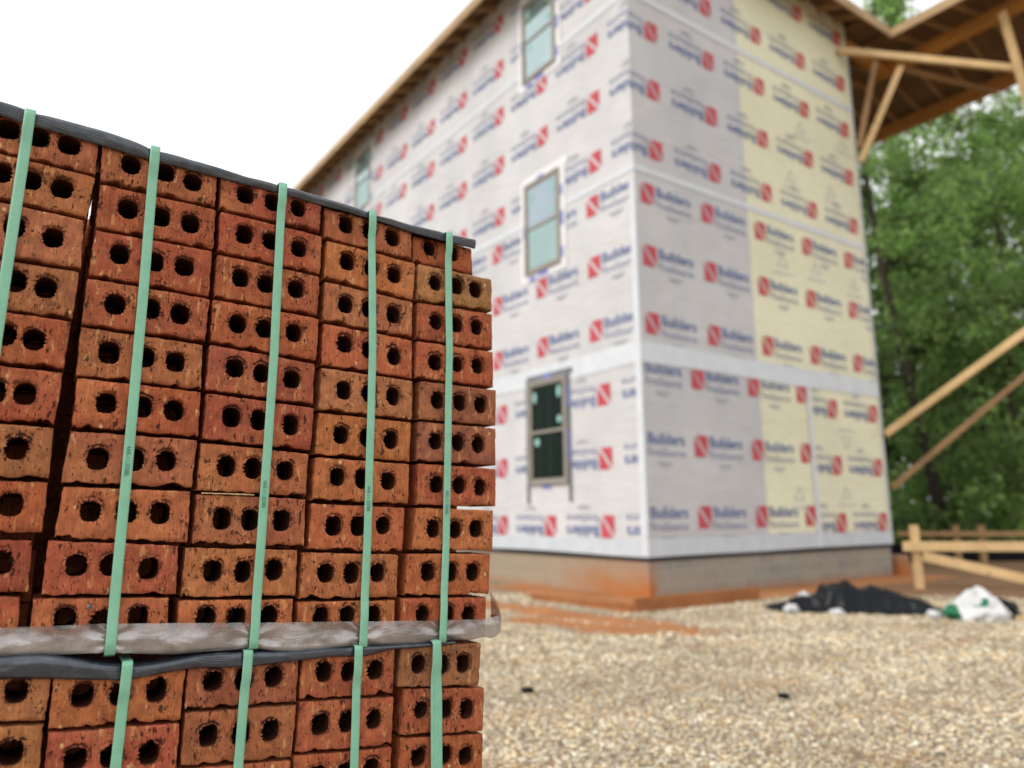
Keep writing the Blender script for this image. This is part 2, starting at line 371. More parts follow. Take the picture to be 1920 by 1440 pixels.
# measured layout of the stacked face: tone, corners (along the face, height), hole centres; metres
BRICKS = {
 'A1': ('brown',[[-0.9938,1.8804],[-0.7998,1.8691],[-0.8,1.7981],[-0.994,1.8091]],[[-0.9309,1.8488],[-0.8886,1.8464],[-0.844,1.8442]]),
 'A2': ('brown',[[-0.9938,1.8067],[-0.7998,1.7952],[-0.8073,1.7183],[-1.0013,1.7281]],[[-0.9347,1.7715],[-0.893,1.7678],[-0.8476,1.7645]]),
 'A3': ('tan',[[-1.0034,1.7249],[-0.8094,1.7151],[-0.8089,1.6287],[-1.0029,1.6341]],[[-0.9075,1.6836],[-0.8539,1.676]]),
 'A4': ('tan',[[-1.0042,1.6294],[-0.8102,1.6257],[-0.8134,1.5418],[-1.0074,1.5486]],[[-0.8996,1.5954],[-0.8564,1.5907]]),
 'A5': ('red',[[-1.0087,1.546],[-0.8147,1.5389],[-0.8187,1.4581],[-1.0127,1.4644]],[[-0.905,1.5054],[-0.865,1.5024]]),
 'A6': ('red',[[-1.0138,1.4601],[-0.8198,1.4536],[-0.8244,1.3664],[-1.0184,1.3744]],[[-0.9104,1.414],[-0.8694,1.4138]]),
 'A7': ('tan',[[-1.0181,1.3694],[-0.8241,1.363],[-0.8259,1.2801],[-1.0199,1.2841]],[[-0.9131,1.3263],[-0.8723,1.327]]),
 'A8': ('red',[[-1.0196,1.2811],[-0.8256,1.2767],[-0.8267,1.1967],[-1.0207,1.2007]],[[-0.9144,1.241],[-0.8729,1.241]]),
 'A9': ('maroon',[[-1.0325,1.1958],[-0.8385,1.1872],[-0.8377,1.1066],[-1.0317,1.1182]],[[-0.9193,1.1551],[-0.8772,1.1542]]),
 'A10': ('red',[[-1.041,1.1152],[-0.847,1.1032],[-0.8449,1.0254],[-1.0389,1.0442]],[[-0.8909,1.0738]]),
 'B1': ('brown',[[-0.7973,1.8688],[-0.604,1.8473],[-0.6042,1.7841],[-0.7954,1.7905]],[[-0.7491,1.8326],[-0.6941,1.8313],[-0.6471,1.8242]]),
 'B2': ('red',[[-0.7951,1.7866],[-0.6031,1.7802],[-0.6033,1.7026],[-0.7953,1.7056]],[[-0.7475,1.7506],[-0.6963,1.7468],[-0.6459,1.7442]]),
 'B3': ('red',[[-0.7966,1.7025],[-0.605,1.6993],[-0.6054,1.6113],[-0.7996,1.62]],[[-0.7545,1.6657],[-0.7001,1.662],[-0.6514,1.6607]]),
 'B4': ('red',[[-0.8009,1.617],[-0.6043,1.6084],[-0.6068,1.5281],[-0.8029,1.5342]],[[-0.7552,1.5766],[-0.701,1.5768],[-0.653,1.5739]]),
 'B5': ('brown',[[-0.8035,1.5323],[-0.6102,1.5238],[-0.6088,1.4409],[-0.8037,1.4489]],[[-0.7577,1.4931],[-0.7034,1.4906],[-0.6544,1.4872]]),
 'B6': ('redor',[[-0.8027,1.4464],[-0.6087,1.4381],[-0.609,1.3559],[-0.8028,1.3633]],[[-0.7559,1.4066],[-0.7024,1.4041],[-0.6523,1.401]]),
 'B7': ('brown',[[-0.8047,1.3597],[-0.6097,1.3531],[-0.6141,1.2682],[-0.811,1.2744]],[[-0.7606,1.3149],[-0.7074,1.3148],[-0.6584,1.3145]]),
 'B8': ('orange',[[-0.807,1.2703],[-0.6147,1.2646],[-0.6152,1.1756],[-0.8132,1.1883]],[[-0.7647,1.2308],[-0.7123,1.2289],[-0.6617,1.2268]]),
 'B9': ('red',[[-0.8209,1.1868],[-0.6285,1.1733],[-0.6266,1.0912],[-0.8235,1.1017]],[[-0.7772,1.1461],[-0.7293,1.1441],[-0.6734,1.1367]]),
 'B10': ('redor',[[-0.8337,1.0992],[-0.638,1.0893],[-0.635,1.0067],[-0.8317,1.021]],[[-0.7865,1.0641],[-0.7364,1.0578],[-0.6837,1.0578]]),
 'C1': ('maroon',[[-0.6011,1.8459],[-0.4061,1.8334],[-0.4082,1.7724],[-0.5994,1.782]],[[-0.5546,1.8196],[-0.5038,1.8149],[-0.4544,1.8149]]),
 'C2': ('red',[[-0.5983,1.7791],[-0.4026,1.7668],[-0.404,1.6872],[-0.5976,1.6996]],[[-0.5516,1.7417],[-0.5022,1.7375],[-0.4489,1.7326]]),
 'C3': ('red',[[-0.5983,1.6964],[-0.4039,1.6839],[-0.4052,1.6037],[-0.6,1.6131]],[[-0.5539,1.6569],[-0.5072,1.6531],[-0.4508,1.6515]]),
 'C4': ('red',[[-0.6016,1.6089],[-0.4029,1.5987],[-0.406,1.5125],[-0.6015,1.5287]],[[-0.5549,1.5682],[-0.5069,1.5652],[-0.4522,1.5638]]),
 'C5': ('maroon',[[-0.6022,1.5247],[-0.4079,1.5082],[-0.409,1.4273],[-0.6044,1.4403]],[[-0.5552,1.4855],[-0.5086,1.48],[-0.4524,1.474]]),
 'C6': ('maroon',[[-0.6024,1.4367],[-0.4067,1.4234],[-0.4097,1.3401],[-0.6045,1.3533]],[[-0.5568,1.3957],[-0.5082,1.3928],[-0.4507,1.3872]]),
 'C7': ('orange',[[-0.606,1.3495],[-0.4126,1.336],[-0.4144,1.2547],[-0.6087,1.2637]],[[-0.5602,1.3081],[-0.5142,1.3055],[-0.4569,1.303]]),
 'C8': ('brown',[[-0.6084,1.2601],[-0.4153,1.2517],[-0.4148,1.1635],[-0.6092,1.1737]],[[-0.5622,1.2161],[-0.5143,1.2138],[-0.4587,1.2122]]),
 'C9': ('orange2',[[-0.6207,1.1696],[-0.4264,1.1601],[-0.4259,1.0761],[-0.6221,1.0858]],[[-0.5722,1.1278],[-0.5224,1.1246],[-0.4681,1.1249]]),
 'C10': ('orange',[[-0.6252,1.0825],[-0.4316,1.0736],[-0.4309,0.9907],[-0.6235,1.0048]],[[-0.5797,1.0507],[-0.53,1.0469],[-0.4747,1.0454]]),
 'D1': ('brown',[[-0.4016,1.831],[-0.2084,1.8147],[-0.2086,1.7528],[-0.4014,1.7637]],[[-0.3554,1.8023],[-0.3051,1.7987],[-0.2543,1.7937]]),
 'D2': ('orange',[[-0.3959,1.7614],[-0.1999,1.7461],[-0.2047,1.6645],[-0.3984,1.6804]],[[-0.3507,1.724],[-0.2996,1.7183],[-0.2491,1.7131]]),
 'D3': ('brown',[[-0.3961,1.6764],[-0.2047,1.661],[-0.2047,1.5829],[-0.3974,1.5951]],[[-0.3513,1.6351],[-0.3019,1.6322],[-0.2485,1.6284]]),
 'D4': ('redor',[[-0.3973,1.5908],[-0.2046,1.5783],[-0.2045,1.496],[-0.3974,1.5061]],[[-0.3509,1.5536],[-0.3008,1.5473],[-0.2467,1.5399]]),
 'D5': ('tan2',[[-0.3973,1.5029],[-0.2032,1.4928],[-0.2031,1.4109],[-0.3994,1.4187]],[[-0.3502,1.4609],[-0.2985,1.4586],[-0.2473,1.4572]]),
 'D6': ('orange',[[-0.3992,1.4157],[-0.2031,1.4076],[-0.2052,1.325],[-0.4033,1.3333]],[[-0.3517,1.3741],[-0.2996,1.3714],[-0.2489,1.3695]]),
 'D7': ('orange',[[-0.4032,1.3303],[-0.2064,1.3229],[-0.2085,1.2399],[-0.4061,1.2478]],[[-0.3564,1.2932],[-0.3061,1.2901],[-0.2529,1.2868]]),
 'D8': ('redor',[[-0.406,1.2439],[-0.2142,1.2357],[-0.2183,1.1475],[-0.4097,1.1586]],[[-0.3607,1.2013],[-0.3112,1.2005],[-0.261,1.2008]]),
 'D9': ('orange',[[-0.4194,1.1551],[-0.2274,1.1447],[-0.2291,1.0618],[-0.4227,1.0703]],[[-0.373,1.1149],[-0.3235,1.1126],[-0.271,1.1111]]),
 'D10': ('orange',[[-0.4265,1.0677],[-0.2335,1.0591],[-0.2341,0.9759],[-0.4261,0.9884]],[[-0.3803,1.0382],[-0.3295,1.0363],[-0.2788,1.0316]]),
 'E1': ('redor',[[-0.2071,1.8125],[-0.0602,1.8092],[-0.0548,1.7481],[-0.2049,1.7499]],[[-0.1641,1.7908],[-0.1097,1.7888]]),
 'E2': ('olive',[[-0.1962,1.7479],[-0.0122,1.7415],[-0.0125,1.667],[-0.1987,1.6665]],[[-0.1543,1.711],[-0.1027,1.7121],[-0.0561,1.7109]]),
 'E3': ('red',[[-0.1962,1.6634],[-0.0097,1.6624],[-0.0101,1.5782],[-0.1974,1.5826]],[[-0.1509,1.6254],[-0.1023,1.6259],[-0.0521,1.6264]]),
 'E4': ('redor',[[-0.1985,1.5791],[-0.0101,1.5746],[-0.0105,1.4942],[-0.1997,1.4987]],[[-0.1537,1.5371],[-0.1018,1.5377],[-0.0521,1.5391]]),
 'E5': ('taupe',[[-0.19,1.4951],[-0.0023,1.4902],[-0.0041,1.4098],[-0.1912,1.4127]],[[-0.1467,1.4569],[-0.095,1.455],[-0.0442,1.454]]),
 'E6': ('taupe',[[-0.1924,1.4104],[-0.0041,1.4063],[-0.0046,1.3229],[-0.1947,1.3275]],[[-0.1507,1.3707],[-0.0984,1.3696],[-0.0495,1.3683]]),
 'E7': ('red',[[-0.1899,1.3244],[-0.0033,1.3183],[-0.0037,1.2353],[-0.191,1.2388]],[[-0.1462,1.282],[-0.0942,1.2805],[-0.0443,1.2767]]),
 'E8': ('orange',[[-0.1945,1.2357],[-0.009,1.2297],[-0.0121,1.1418],[-0.2001,1.15]],[[-0.1525,1.1929],[-0.1025,1.1899],[-0.0534,1.1912]]),
 'E9': ('redor',[[-0.2115,1.1452],[-0.0186,1.1398],[-0.0228,1.0541],[-0.2168,1.064]],[[-0.1645,1.1072],[-0.1131,1.1048],[-0.0623,1.1025]]),
 'E10': ('red',[[-0.2235,1.0614],[-0.028,1.0512],[-0.032,0.9696],[-0.2253,0.979]],[[-0.1751,1.0258],[-0.1197,1.0227],[-0.0721,1.0192]]),
 'F1': ('tan',[[-0.9898,0.9987],[-0.7958,0.9801],[-0.7994,0.9162],[-0.9934,0.9404]],[[-0.8903,0.971],[-0.8409,0.9648]]),
 'G1': ('mixed',[[-0.7959,0.9817],[-0.6043,0.9733],[-0.6082,0.8904],[-0.797,0.9037]],[[-0.7535,0.9477],[-0.7017,0.9444],[-0.6483,0.9426]]),
 'H1': ('brown',[[-0.6036,0.974],[-0.4167,0.9711],[-0.4183,0.8936],[-0.605,0.9057]],[[-0.5618,0.9472],[-0.5113,0.9431],[-0.4606,0.9416]]),
 'I1': ('red',[[-0.412,0.9724],[-0.2295,0.9696],[-0.2333,0.8837],[-0.4156,0.8977]],[[-0.3698,0.9404],[-0.3233,0.9352],[-0.271,0.9322]]),
 'J1': ('olive',[[-0.2229,0.9709],[-0.0409,0.961],[-0.0472,0.8766],[-0.2281,0.8956]],[[-0.1819,0.9333],[-0.132,0.9269],[-0.0829,0.9237]]),
 'F2': ('tan',[[-0.9946,0.9342],[-0.8006,0.9133],[-0.8003,0.8384],[-0.9943,0.8639]],[[-0.8893,0.8871],[-0.8405,0.8791]]),
 'G2': ('red',[[-0.7968,0.9006],[-0.608,0.8879],[-0.6093,0.8068],[-0.7977,0.8231]],[[-0.7561,0.8555],[-0.706,0.8518],[-0.6528,0.8478]]),
 'H2': ('brown',[[-0.6041,0.903],[-0.4173,0.8908],[-0.423,0.8034],[-0.6069,0.8201]],[[-0.5644,0.8608],[-0.5121,0.8571],[-0.4629,0.8541]]),
 'I2': ('red',[[-0.4146,0.8949],[-0.231,0.8805],[-0.2347,0.7938],[-0.4195,0.8098]],[[-0.3734,0.8506],[-0.3237,0.848],[-0.272,0.8444]]),
 'J2': ('redor',[[-0.2137,0.8928],[-0.0322,0.8728],[-0.0386,0.788],[-0.2209,0.8077]],[[-0.175,0.849],[-0.1219,0.8428],[-0.0742,0.8354]]),
 'F3': ('brown',[[-0.9948,0.8622],[-0.8008,0.8362],[-0.8014,0.7654],[-0.9954,0.7957]],[[-0.8405,0.8065]]),
 'G3': ('orange',[[-0.7967,0.82],[-0.6091,0.8036],[-0.6117,0.7217],[-0.7982,0.743]],[[-0.7566,0.7745],[-0.7072,0.769],[-0.6533,0.7653]]),
 'H3': ('orange',[[-0.6075,0.817],[-0.4238,0.801],[-0.4276,0.7174],[-0.6096,0.7377]],[[-0.5642,0.772],[-0.5143,0.7676],[-0.465,0.7635]]),
 'I3': ('redor',[[-0.4213,0.8066],[-0.2335,0.7908],[-0.2371,0.7052],[-0.4223,0.7232]],[[-0.3761,0.7648],[-0.325,0.7611],[-0.2751,0.7606]]),
 'J3': ('redor',[[-0.2197,0.8047],[-0.0349,0.7844],[-0.0388,0.6992],[-0.2245,0.7176]],[[-0.1783,0.7629],[-0.1236,0.7578],[-0.0764,0.7481]]),
}
STRAPS = {
 'u1': {'p':[[-0.9027,1.8923],[-0.9025,1.8856],[-0.9117,1.5872],[-0.9152,1.4505],[-0.9249,1.16],[-0.9286,1.0357]],'w':0.0165},
 'u2': {'p':[[-0.7137,1.8775],[-0.7141,1.8692],[-0.7143,1.6112],[-0.7177,1.281],[-0.7211,1.0443],[-0.7215,1.0086]],'w':0.0165},
 'u3': {'p':[[-0.4886,1.8623],[-0.4887,1.8535],[-0.4888,1.5224],[-0.496,1.1715],[-0.5006,0.9964]],'w':0.0165},
 'u4': {'p':[[-0.3052,1.8453],[-0.3055,1.8358],[-0.2957,1.5435],[-0.2973,1.1661],[-0.3018,0.9794]],'w':0.0165},
 'u5': {'p':[[-0.1291,1.8342],[-0.1296,1.8243],[-0.1238,1.5622],[-0.1281,1.1615],[-0.1366,0.9729]],'w':0.0165},
 'l2': {'p':[[-0.6953,0.9929],[-0.6954,0.988],[-0.7007,0.8346],[-0.7059,0.7138]],'w':0.0165},
 'l3': {'p':[[-0.5093,0.992],[-0.5095,0.9858],[-0.5153,0.8028],[-0.5198,0.6803]],'w':0.0165},
 'l4': {'p':[[-0.3107,0.9812],[-0.311,0.9745],[-0.3116,0.7678],[-0.3131,0.6349]],'w':0.0165},
 'l5': {'p':[[-0.1489,0.976],[-0.1489,0.97],[-0.1432,0.8753],[-0.1413,0.7386],[-0.1404,0.5969]],'w':0.0165},
 'l6': {'p':[[-0.1513,0.9752],[-0.1506,0.9691],[-0.1513,0.8763],[-0.1492,0.7399],[-0.1482,0.5986]],'w':0.0165},
}
RIBBONS = {
 'cover': {'top':[[-0.9881,1.8898],[-0.9454,1.8889],[-0.9101,1.8872],[-0.897,1.8834],[-0.8071,1.88],[-0.7572,1.8748],[-0.7226,1.8679],[-0.7051,1.8664],[-0.6142,1.8596],[-0.5563,1.8525],[-0.4861,1.8519],[-0.4119,1.8456],[-0.3107,1.8359],[-0.2931,1.8326],[-0.2147,1.8265],[-0.1388,1.8262],[-0.0993,1.8241],[-0.0616,1.824]],'bot':[[-0.9862,1.87],[-0.9433,1.8659],[-0.9123,1.8617],[-0.895,1.86],[-0.801,1.8529],[-0.7553,1.8481],[-0.7211,1.8458],[-0.7037,1.8452],[-0.6036,1.8399],[-0.5556,1.8376],[-0.4956,1.8353],[-0.4113,1.8288],[-0.3104,1.822],[-0.2929,1.821],[-0.2145,1.811],[-0.1386,1.8066],[-0.0992,1.8056],[-0.0616,1.8027]]},
 'film': {'top':[[-0.9089,1.0601],[-0.8699,1.0591],[-0.8015,1.0566],[-0.7248,1.0536],[-0.6262,1.0466],[-0.5099,1.0382],[-0.4212,1.0321],[-0.2999,1.0235],[-0.2126,1.0176],[-0.1375,1.0127],[-0.0709,1.0096],[-0.0294,1.0075]],'bot':[[-0.9052,1.0208],[-0.8661,1.0176],[-0.7978,1.0122],[-0.7215,1.0086],[-0.623,0.9963],[-0.5077,0.9944],[-0.419,0.9804],[-0.2987,0.98],[-0.2118,0.9719],[-0.1372,0.9739],[-0.0708,0.9689],[-0.0396,0.9713]]},
 'board': {'top':[[-0.9051,1.0201],[-0.8661,1.0176],[-0.8155,1.0163],[-0.7834,1.0084],[-0.7465,0.9975],[-0.7048,0.9874],[-0.6778,0.9845],[-0.6385,0.987],[-0.5897,0.9912],[-0.5558,0.9913],[-0.5119,0.9896],[-0.4191,0.9813],[-0.3602,0.9802],[-0.2986,0.9791],[-0.245,0.975],[-0.1663,0.9716],[-0.1074,0.9702]],'bot':[[-0.9026,0.9939],[-0.8634,0.9879],[-0.8125,0.9813],[-0.7808,0.9768],[-0.7445,0.9718],[-0.7033,0.9662],[-0.6765,0.9664],[-0.6374,0.9702],[-0.5886,0.9732],[-0.5545,0.9696],[-0.5106,0.9648],[-0.4185,0.9667],[-0.3598,0.9671],[-0.2981,0.9609],[-0.2449,0.9681],[-0.1663,0.9656],[-0.1073,0.9661]]},
}

# ------------------------------------------------------------------ world, light, camera
w = bpy.data.worlds.new('World'); scene.world = w; w.use_nodes = True
nt = w.node_tree; nt.nodes.clear()
SUN_H, SUN_E = R(-120), R(40)          # compass heading from +Y, elevation
sky = nt.nodes.new('ShaderNodeTexSky'); sky.sky_type = 'NISHITA'; sky.sun_disc = False
sky.sun_elevation = SUN_E; sky.sun_rotation = SUN_H
sky.dust_density = 4.0
cl = nt.nodes.new('ShaderNodeMix'); cl.data_type = 'RGBA'; cl.inputs[0].default_value = .86
cl.inputs[7].default_value = (12.6, 12.6, 12.7, 1)      # bright even cloud deck over the sky
bg = nt.nodes.new('ShaderNodeBackground'); bg.inputs['Strength'].default_value = .108
wo = nt.nodes.new('ShaderNodeOutputWorld')
nt.links.new(sky.outputs[0], cl.inputs[6]); nt.links.new(cl.outputs[2], bg.inputs[0]); nt.links.new(bg.outputs[0], wo.inputs[0])

sl = bpy.data.lights.new('sun', 'SUN'); sl.energy = 1.5; sl.angle = R(22); sl.color = (1, .965, .91)
so = link(bpy.data.objects.new('sun', sl))
sd = Vector((math.sin(SUN_H)*math.cos(SUN_E), math.cos(SUN_H)*math.cos(SUN_E), math.sin(SUN_E)))
so.rotation_euler = (-sd).to_track_quat('-Z', 'Y').to_euler(); so.location = sd * 60

cam = bpy.data.cameras.new('camera'); co = link(bpy.data.objects.new('camera', cam)); scene.camera = co
cam.sensor_width = 36; cam.lens = 26.25; cam.clip_start = .05; cam.clip_end = 3000
PITCH, ROLL, EYE = R(9.9), R(.47), 1.22
f = Vector((0, math.cos(PITCH), math.sin(PITCH))); u0 = Vector((0, -math.sin(PITCH), math.cos(PITCH))); r0 = Vector((1, 0, 0))
rr = r0*math.cos(ROLL) - u0*math.sin(ROLL); uu = r0*math.sin(ROLL) + u0*math.cos(ROLL)
m = Matrix.Identity(4)
for i in range(3): m[i][0] = rr[i]; m[i][1] = uu[i]; m[i][2] = -f[i]
m.translation = (0, 0, EYE); co.matrix_world = m
cam.dof.use_dof = True; cam.dof.focus_distance = 1.37; cam.dof.aperture_fstop = 2.15; cam.dof.aperture_blades = 0

scene.render.engine = 'CYCLES'
scene.view_settings.view_transform = 'Standard'; scene.view_settings.look = 'None'; scene.view_settings.exposure = 0
scene.cycles.use_denoising = True
scene.cycles.max_bounces = 8; scene.cycles.diffuse_bounces = 4; scene.cycles.transparent_max_bounces = 12
scene.cycles.sample_clamp_indirect = 6

# ------------------------------------------------------------------ house frame: X along the gable side, Y along the long side
HOUSE = Vector((1.9452, 11.0258, 0)); HROT = R(35.2)
HM = Matrix.Translation(HOUSE) @ Matrix.Rotation(HROT, 4, 'Z')
def hw(u, w_, z): return HM @ Vector((u, w_, z))

# ------------------------------------------------------------------ ground
def seg_d(x, y, a, b):
    ax, ay = a; bx, by = b; dx, dy = bx-ax, by-ay
    t = np.clip(((x-ax)*dx + (y-ay)*dy)/(dx*dx+dy*dy), 0, 1)
    return np.hypot(x-ax-t*dx, y-ay-t*dy)
def to_house(x, y):
    dx, dy = x-HOUSE.x, y-HOUSE.y; c, s = math.cos(HROT), math.sin(HROT)
    return dx*c + dy*s, -dx*s + dy*c
def wob(x, y, k=1.0):
    return (np.sin(x*2.1*k+1.3*np.sin(y*1.7*k))+np.sin(y*2.9*k+1.1*np.sin(x*2.3*k+.7)))*.5
def masks(x, y):
    a, b = to_house(x, y); wv = wob(x, y, 1.7)
    d1 = seg_d(x, y, (-.5, 10.8), (1.75, 8.2)); d2 = seg_d(x, y, (.2, 9.0), (1.3, 8.05))
    clay = np.clip(1 - np.minimum(d1/(.62+.22*wv), d2/(.50+.25*wv)), 0, 1)
    # strip at the foot of the walls
    foot1 = np.where((b > -1.05) & (b < .1) & (a > -1.3) & (a < 7.2), 1-np.abs(b+.45)/.8, 0)
    foot2 = np.where((a > -1.1) & (a < .1) & (b > -.9) & (b < 3.2), 1-np.abs(a+.35)/.9, 0)
    clay = np.maximum(clay, np.clip(np.maximum(foot1, foot2)*1.3+.15*wv*(np.maximum(foot1, foot2) > 0), 0, 1))
    dirt = np.clip((a-2.6 + (b+2.2)*.9 + wv*.3)/1.2, 0, 1)*np.where(x > 3, 1, 0)
    dirt = np.maximum(dirt, np.clip((y-13.3-.12*np.abs(x))/2, 0, 1))
    grass = np.clip((y-20.5+wv*.8)/2.0, 0, 1)
    return clay, dirt, grass
def gh(x, y):
    near = np.exp(-((x-1)**2+(y-7)**2)/900)
    cl, di, gr = masks(x, y)
    return (wob(x*.6, y*.6)*.012 + wob(x*2.4+3, y*2.4)*.006)*near + cl*.012
def axis(a, b, step, lo, hi):
    core = list(np.arange(a, b+1e-6, step)); l = []; s = step; x = a
    while x > lo: s *= 1.35; x -= s; l.append(max(x, lo))
    r = []; s = step; x = b
    while x < hi: s *= 1.35; x += s; r.append(min(x, hi))
    return np.array(l[::-1] + core + r)
gx = axis(-3.0, 14.0, .11, -900, 900); gy = axis(2.0, 22.0, .11, -900, 900)
X, Y = np.meshgrid(gx, gy); Z = gh(X, Y)
nx, ny = len(gx), len(gy)
gv = np.stack([X.ravel(), Y.ravel(), Z.ravel()], 1)
idx = np.arange(nx*ny).reshape(ny, nx)
gf = np.stack([idx[:-1, :-1].ravel(), idx[:-1, 1:].ravel(), idx[1:, 1:].ravel(), idx[1:, :-1].ravel()], 1)
me = bpy.data.meshes.new('ground'); me.from_pydata(gv.tolist(), [], gf.tolist()); me.materials.append(M['ground'])
for nm, arr in zip(('clay', 'dirt', 'grass'), masks(X.ravel(), Y.ravel())):
    me.attributes.new(nm, 'FLOAT', 'POINT').data.foreach_set('value', arr.astype(np.float32))
me.polygons.foreach_set('use_smooth', [True]*len(me.polygons))
tag(link(bpy.data.objects.new('ground', me)), kind='structure')

# loose gravel: crushed stone, one mass nobody could count
def gravel():
    ico = bmesh.new(); bmesh.ops.create_icosphere(ico, subdivisions=1, radius=1)
    bv = np.array([v.co[:] for v in ico.verts]); bf = np.array([[v.index for v in f_.verts] for f_ in ico.faces]); ico.free()
    N = 92000
    yy = 2.6 + (rng.random(N*2)**1.25)*9.4; lo_ = -1.2-.4*(yy-2.6); xx = lo_ + rng.random(N*2)*(yy*.80 + 1.4 - lo_)
    cl, di, gr = masks(xx, yy); a, b = to_house(xx, yy)
    inside = (a > -.05) & (b > -.05)
    keep = ~inside & (rng.random(N*2) > cl*1.5) & (rng.random(N*2) > di*1.3)
    xx, yy = xx[keep][:N], yy[keep][:N]; n = len(xx)
    size = (.0062 + .0095*rng.random(n)**1.8)*np.where(yy > 6.5, 1.3, 1.0)
    zz = gh(xx, yy) + size*.25
    ang = rng.random(n)*2*np.pi; ca, sa = np.cos(ang), np.sin(ang)
    V = np.repeat(bv[None], n, 0)*(1 + .32*(rng.random((n, len(bv), 1))-.5)*2)
    V *= np.stack([size*(.8+.7*rng.random(n)), size*(.7+.5*rng.random(n)), size*(.45+.4*rng.random(n))], 1)[:, None, :]
    t1 = (rng.random(n)-.5)*.9
    y1 = V[..., 1]*np.cos(t1)[:, None] - V[..., 2]*np.sin(t1)[:, None]; z1 = V[..., 1]*np.sin(t1)[:, None] + V[..., 2]*np.cos(t1)[:, None]
    x2 = V[..., 0]*ca[:, None] - y1*sa[:, None]; y2 = V[..., 0]*sa[:, None] + y1*ca[:, None]
    P = np.stack([x2 + xx[:, None], y2 + yy[:, None], z1 + zz[:, None]], 2).reshape(-1, 3)
    F = (bf[None] + (np.arange(n)*len(bv))[:, None, None]).reshape(-1, 3)
    me = bpy.data.meshes.new('gravel')
    me.vertices.add(len(P)); me.vertices.foreach_set('co', P.astype(np.float32).ravel())
    me.loops.add(F.size); me.loops.foreach_set('vertex_index', F.ravel().astype(np.int32))
    me.polygons.add(len(F)); me.polygons.foreach_set('loop_start', np.arange(0, F.size, 3, dtype=np.int32))
    me.update(calc_edges=True)
    pal = np.array([(.70,.61,.47),(.76,.70,.59),(.58,.47,.32),(.47,.43,.37),(.84,.80,.72),(.50,.33,.18),(.30,.265,.23),(.66,.55,.39)])
    pick = rng.choice(len(pal), n, p=[.24,.18,.15,.11,.10,.07,.05,.10])
    patch = np.clip(.5+.5*wob(xx*.9+1, yy*1.5, 1.0)+.35*wob(xx*3.1, yy*4.3+2, 1.0), 0, 1)[:, None]
    c = pal[pick]*(.62+.58*rng.random((n, 1)))*(.74+.30*patch)
    c = c*np.array([[1.12, 1.09, .97]])
    rust = np.clip(wob(xx*1.3+4, yy*2.6+1, 1.0)*1.2-.42, 0, 1)[:, None]*rng.random((n, 1))
    c = c*(1-rust*.75) + np.array([[.44, .24, .11]])*rust*.75
    c = np.repeat(np.concatenate([np.clip(c, 0, .92), np.ones((n, 1))], 1), len(bf), 0)
    me.attributes.new('tone', 'FLOAT_COLOR', 'FACE').data.foreach_set('color', c.astype(np.float32).ravel())
    me.materials.append(M['pebble'])
    tag(link(bpy.data.objects.new('gravel', me)), 'loose tan and grey crushed stone spread over the building site', 'gravel', kind='stuff')
gravel()

for (x, y, s, lb) in ((.09, 5.45, .036, 'small black scrap lying on the gravel just beyond the brick stack'),
                      (1.78, 5.22, .032, 'small black scrap lying alone in the middle of the open gravel')):
    mb = bmesh.new(); bmesh.ops.create_icosphere(mb, subdivisions=2, radius=1)
    for v in mb.verts:
        k = 1 + .5*noise.noise(v.co*2.1 + Vector((x*9, y, 0))); v.co = Vector((v.co.x*s*1.3*k, v.co.y*s*k, v.co.z*s*.6*k + s*.35))
    me = bpy.data.meshes.new('scrap'); mb.to_mesh(me); mb.free(); me.materials.append(M['dark'])
    o = link(bpy.data.objects.new('scrap', me)); o.location = (x, y, .01); tag(o, lb, 'scrap', 'dark scraps on the gravel')

# ------------------------------------------------------------------ bricks
SROT = R(32)
SD = Vector((math.cos(SROT), math.sin(SROT), 0)); SN = Vector((math.sin(SROT), -math.cos(SROT), 0))   # along the face, out of the face
SO = Vector(STACK_ORIGIN)
def sp(u, v, w_=0.0): return SO + SD*u + SN*w_ + Vector((0, 0, v))

TONE = {'red': (.43, .108, .050), 'redor': (.465, .128, .052), 'orange': (.49, .165, .060), 'orange2': (.53, .195, .068),
        'brown': (.405, .142, .062), 'tan': (.43, .172, .070), 'tan2': (.45, .18, .074), 'maroon': (.33, .080, .045),
        'olive': (.35, .185, .082), 'taupe': (.345, .138, .070), 'mixed': (.45, .145, .058)}
TONEWORD = {'red': 'red', 'redor': 'orange-red', 'orange': 'orange', 'orange2': 'bright orange', 'brown': 'reddish brown', 'tan': 'tan',
            'tan2': 'tan-orange', 'maroon': 'dark maroon', 'olive': 'olive-tan', 'taupe': 'brownish taupe', 'mixed': 'mottled orange'}
DEPTH = .0565

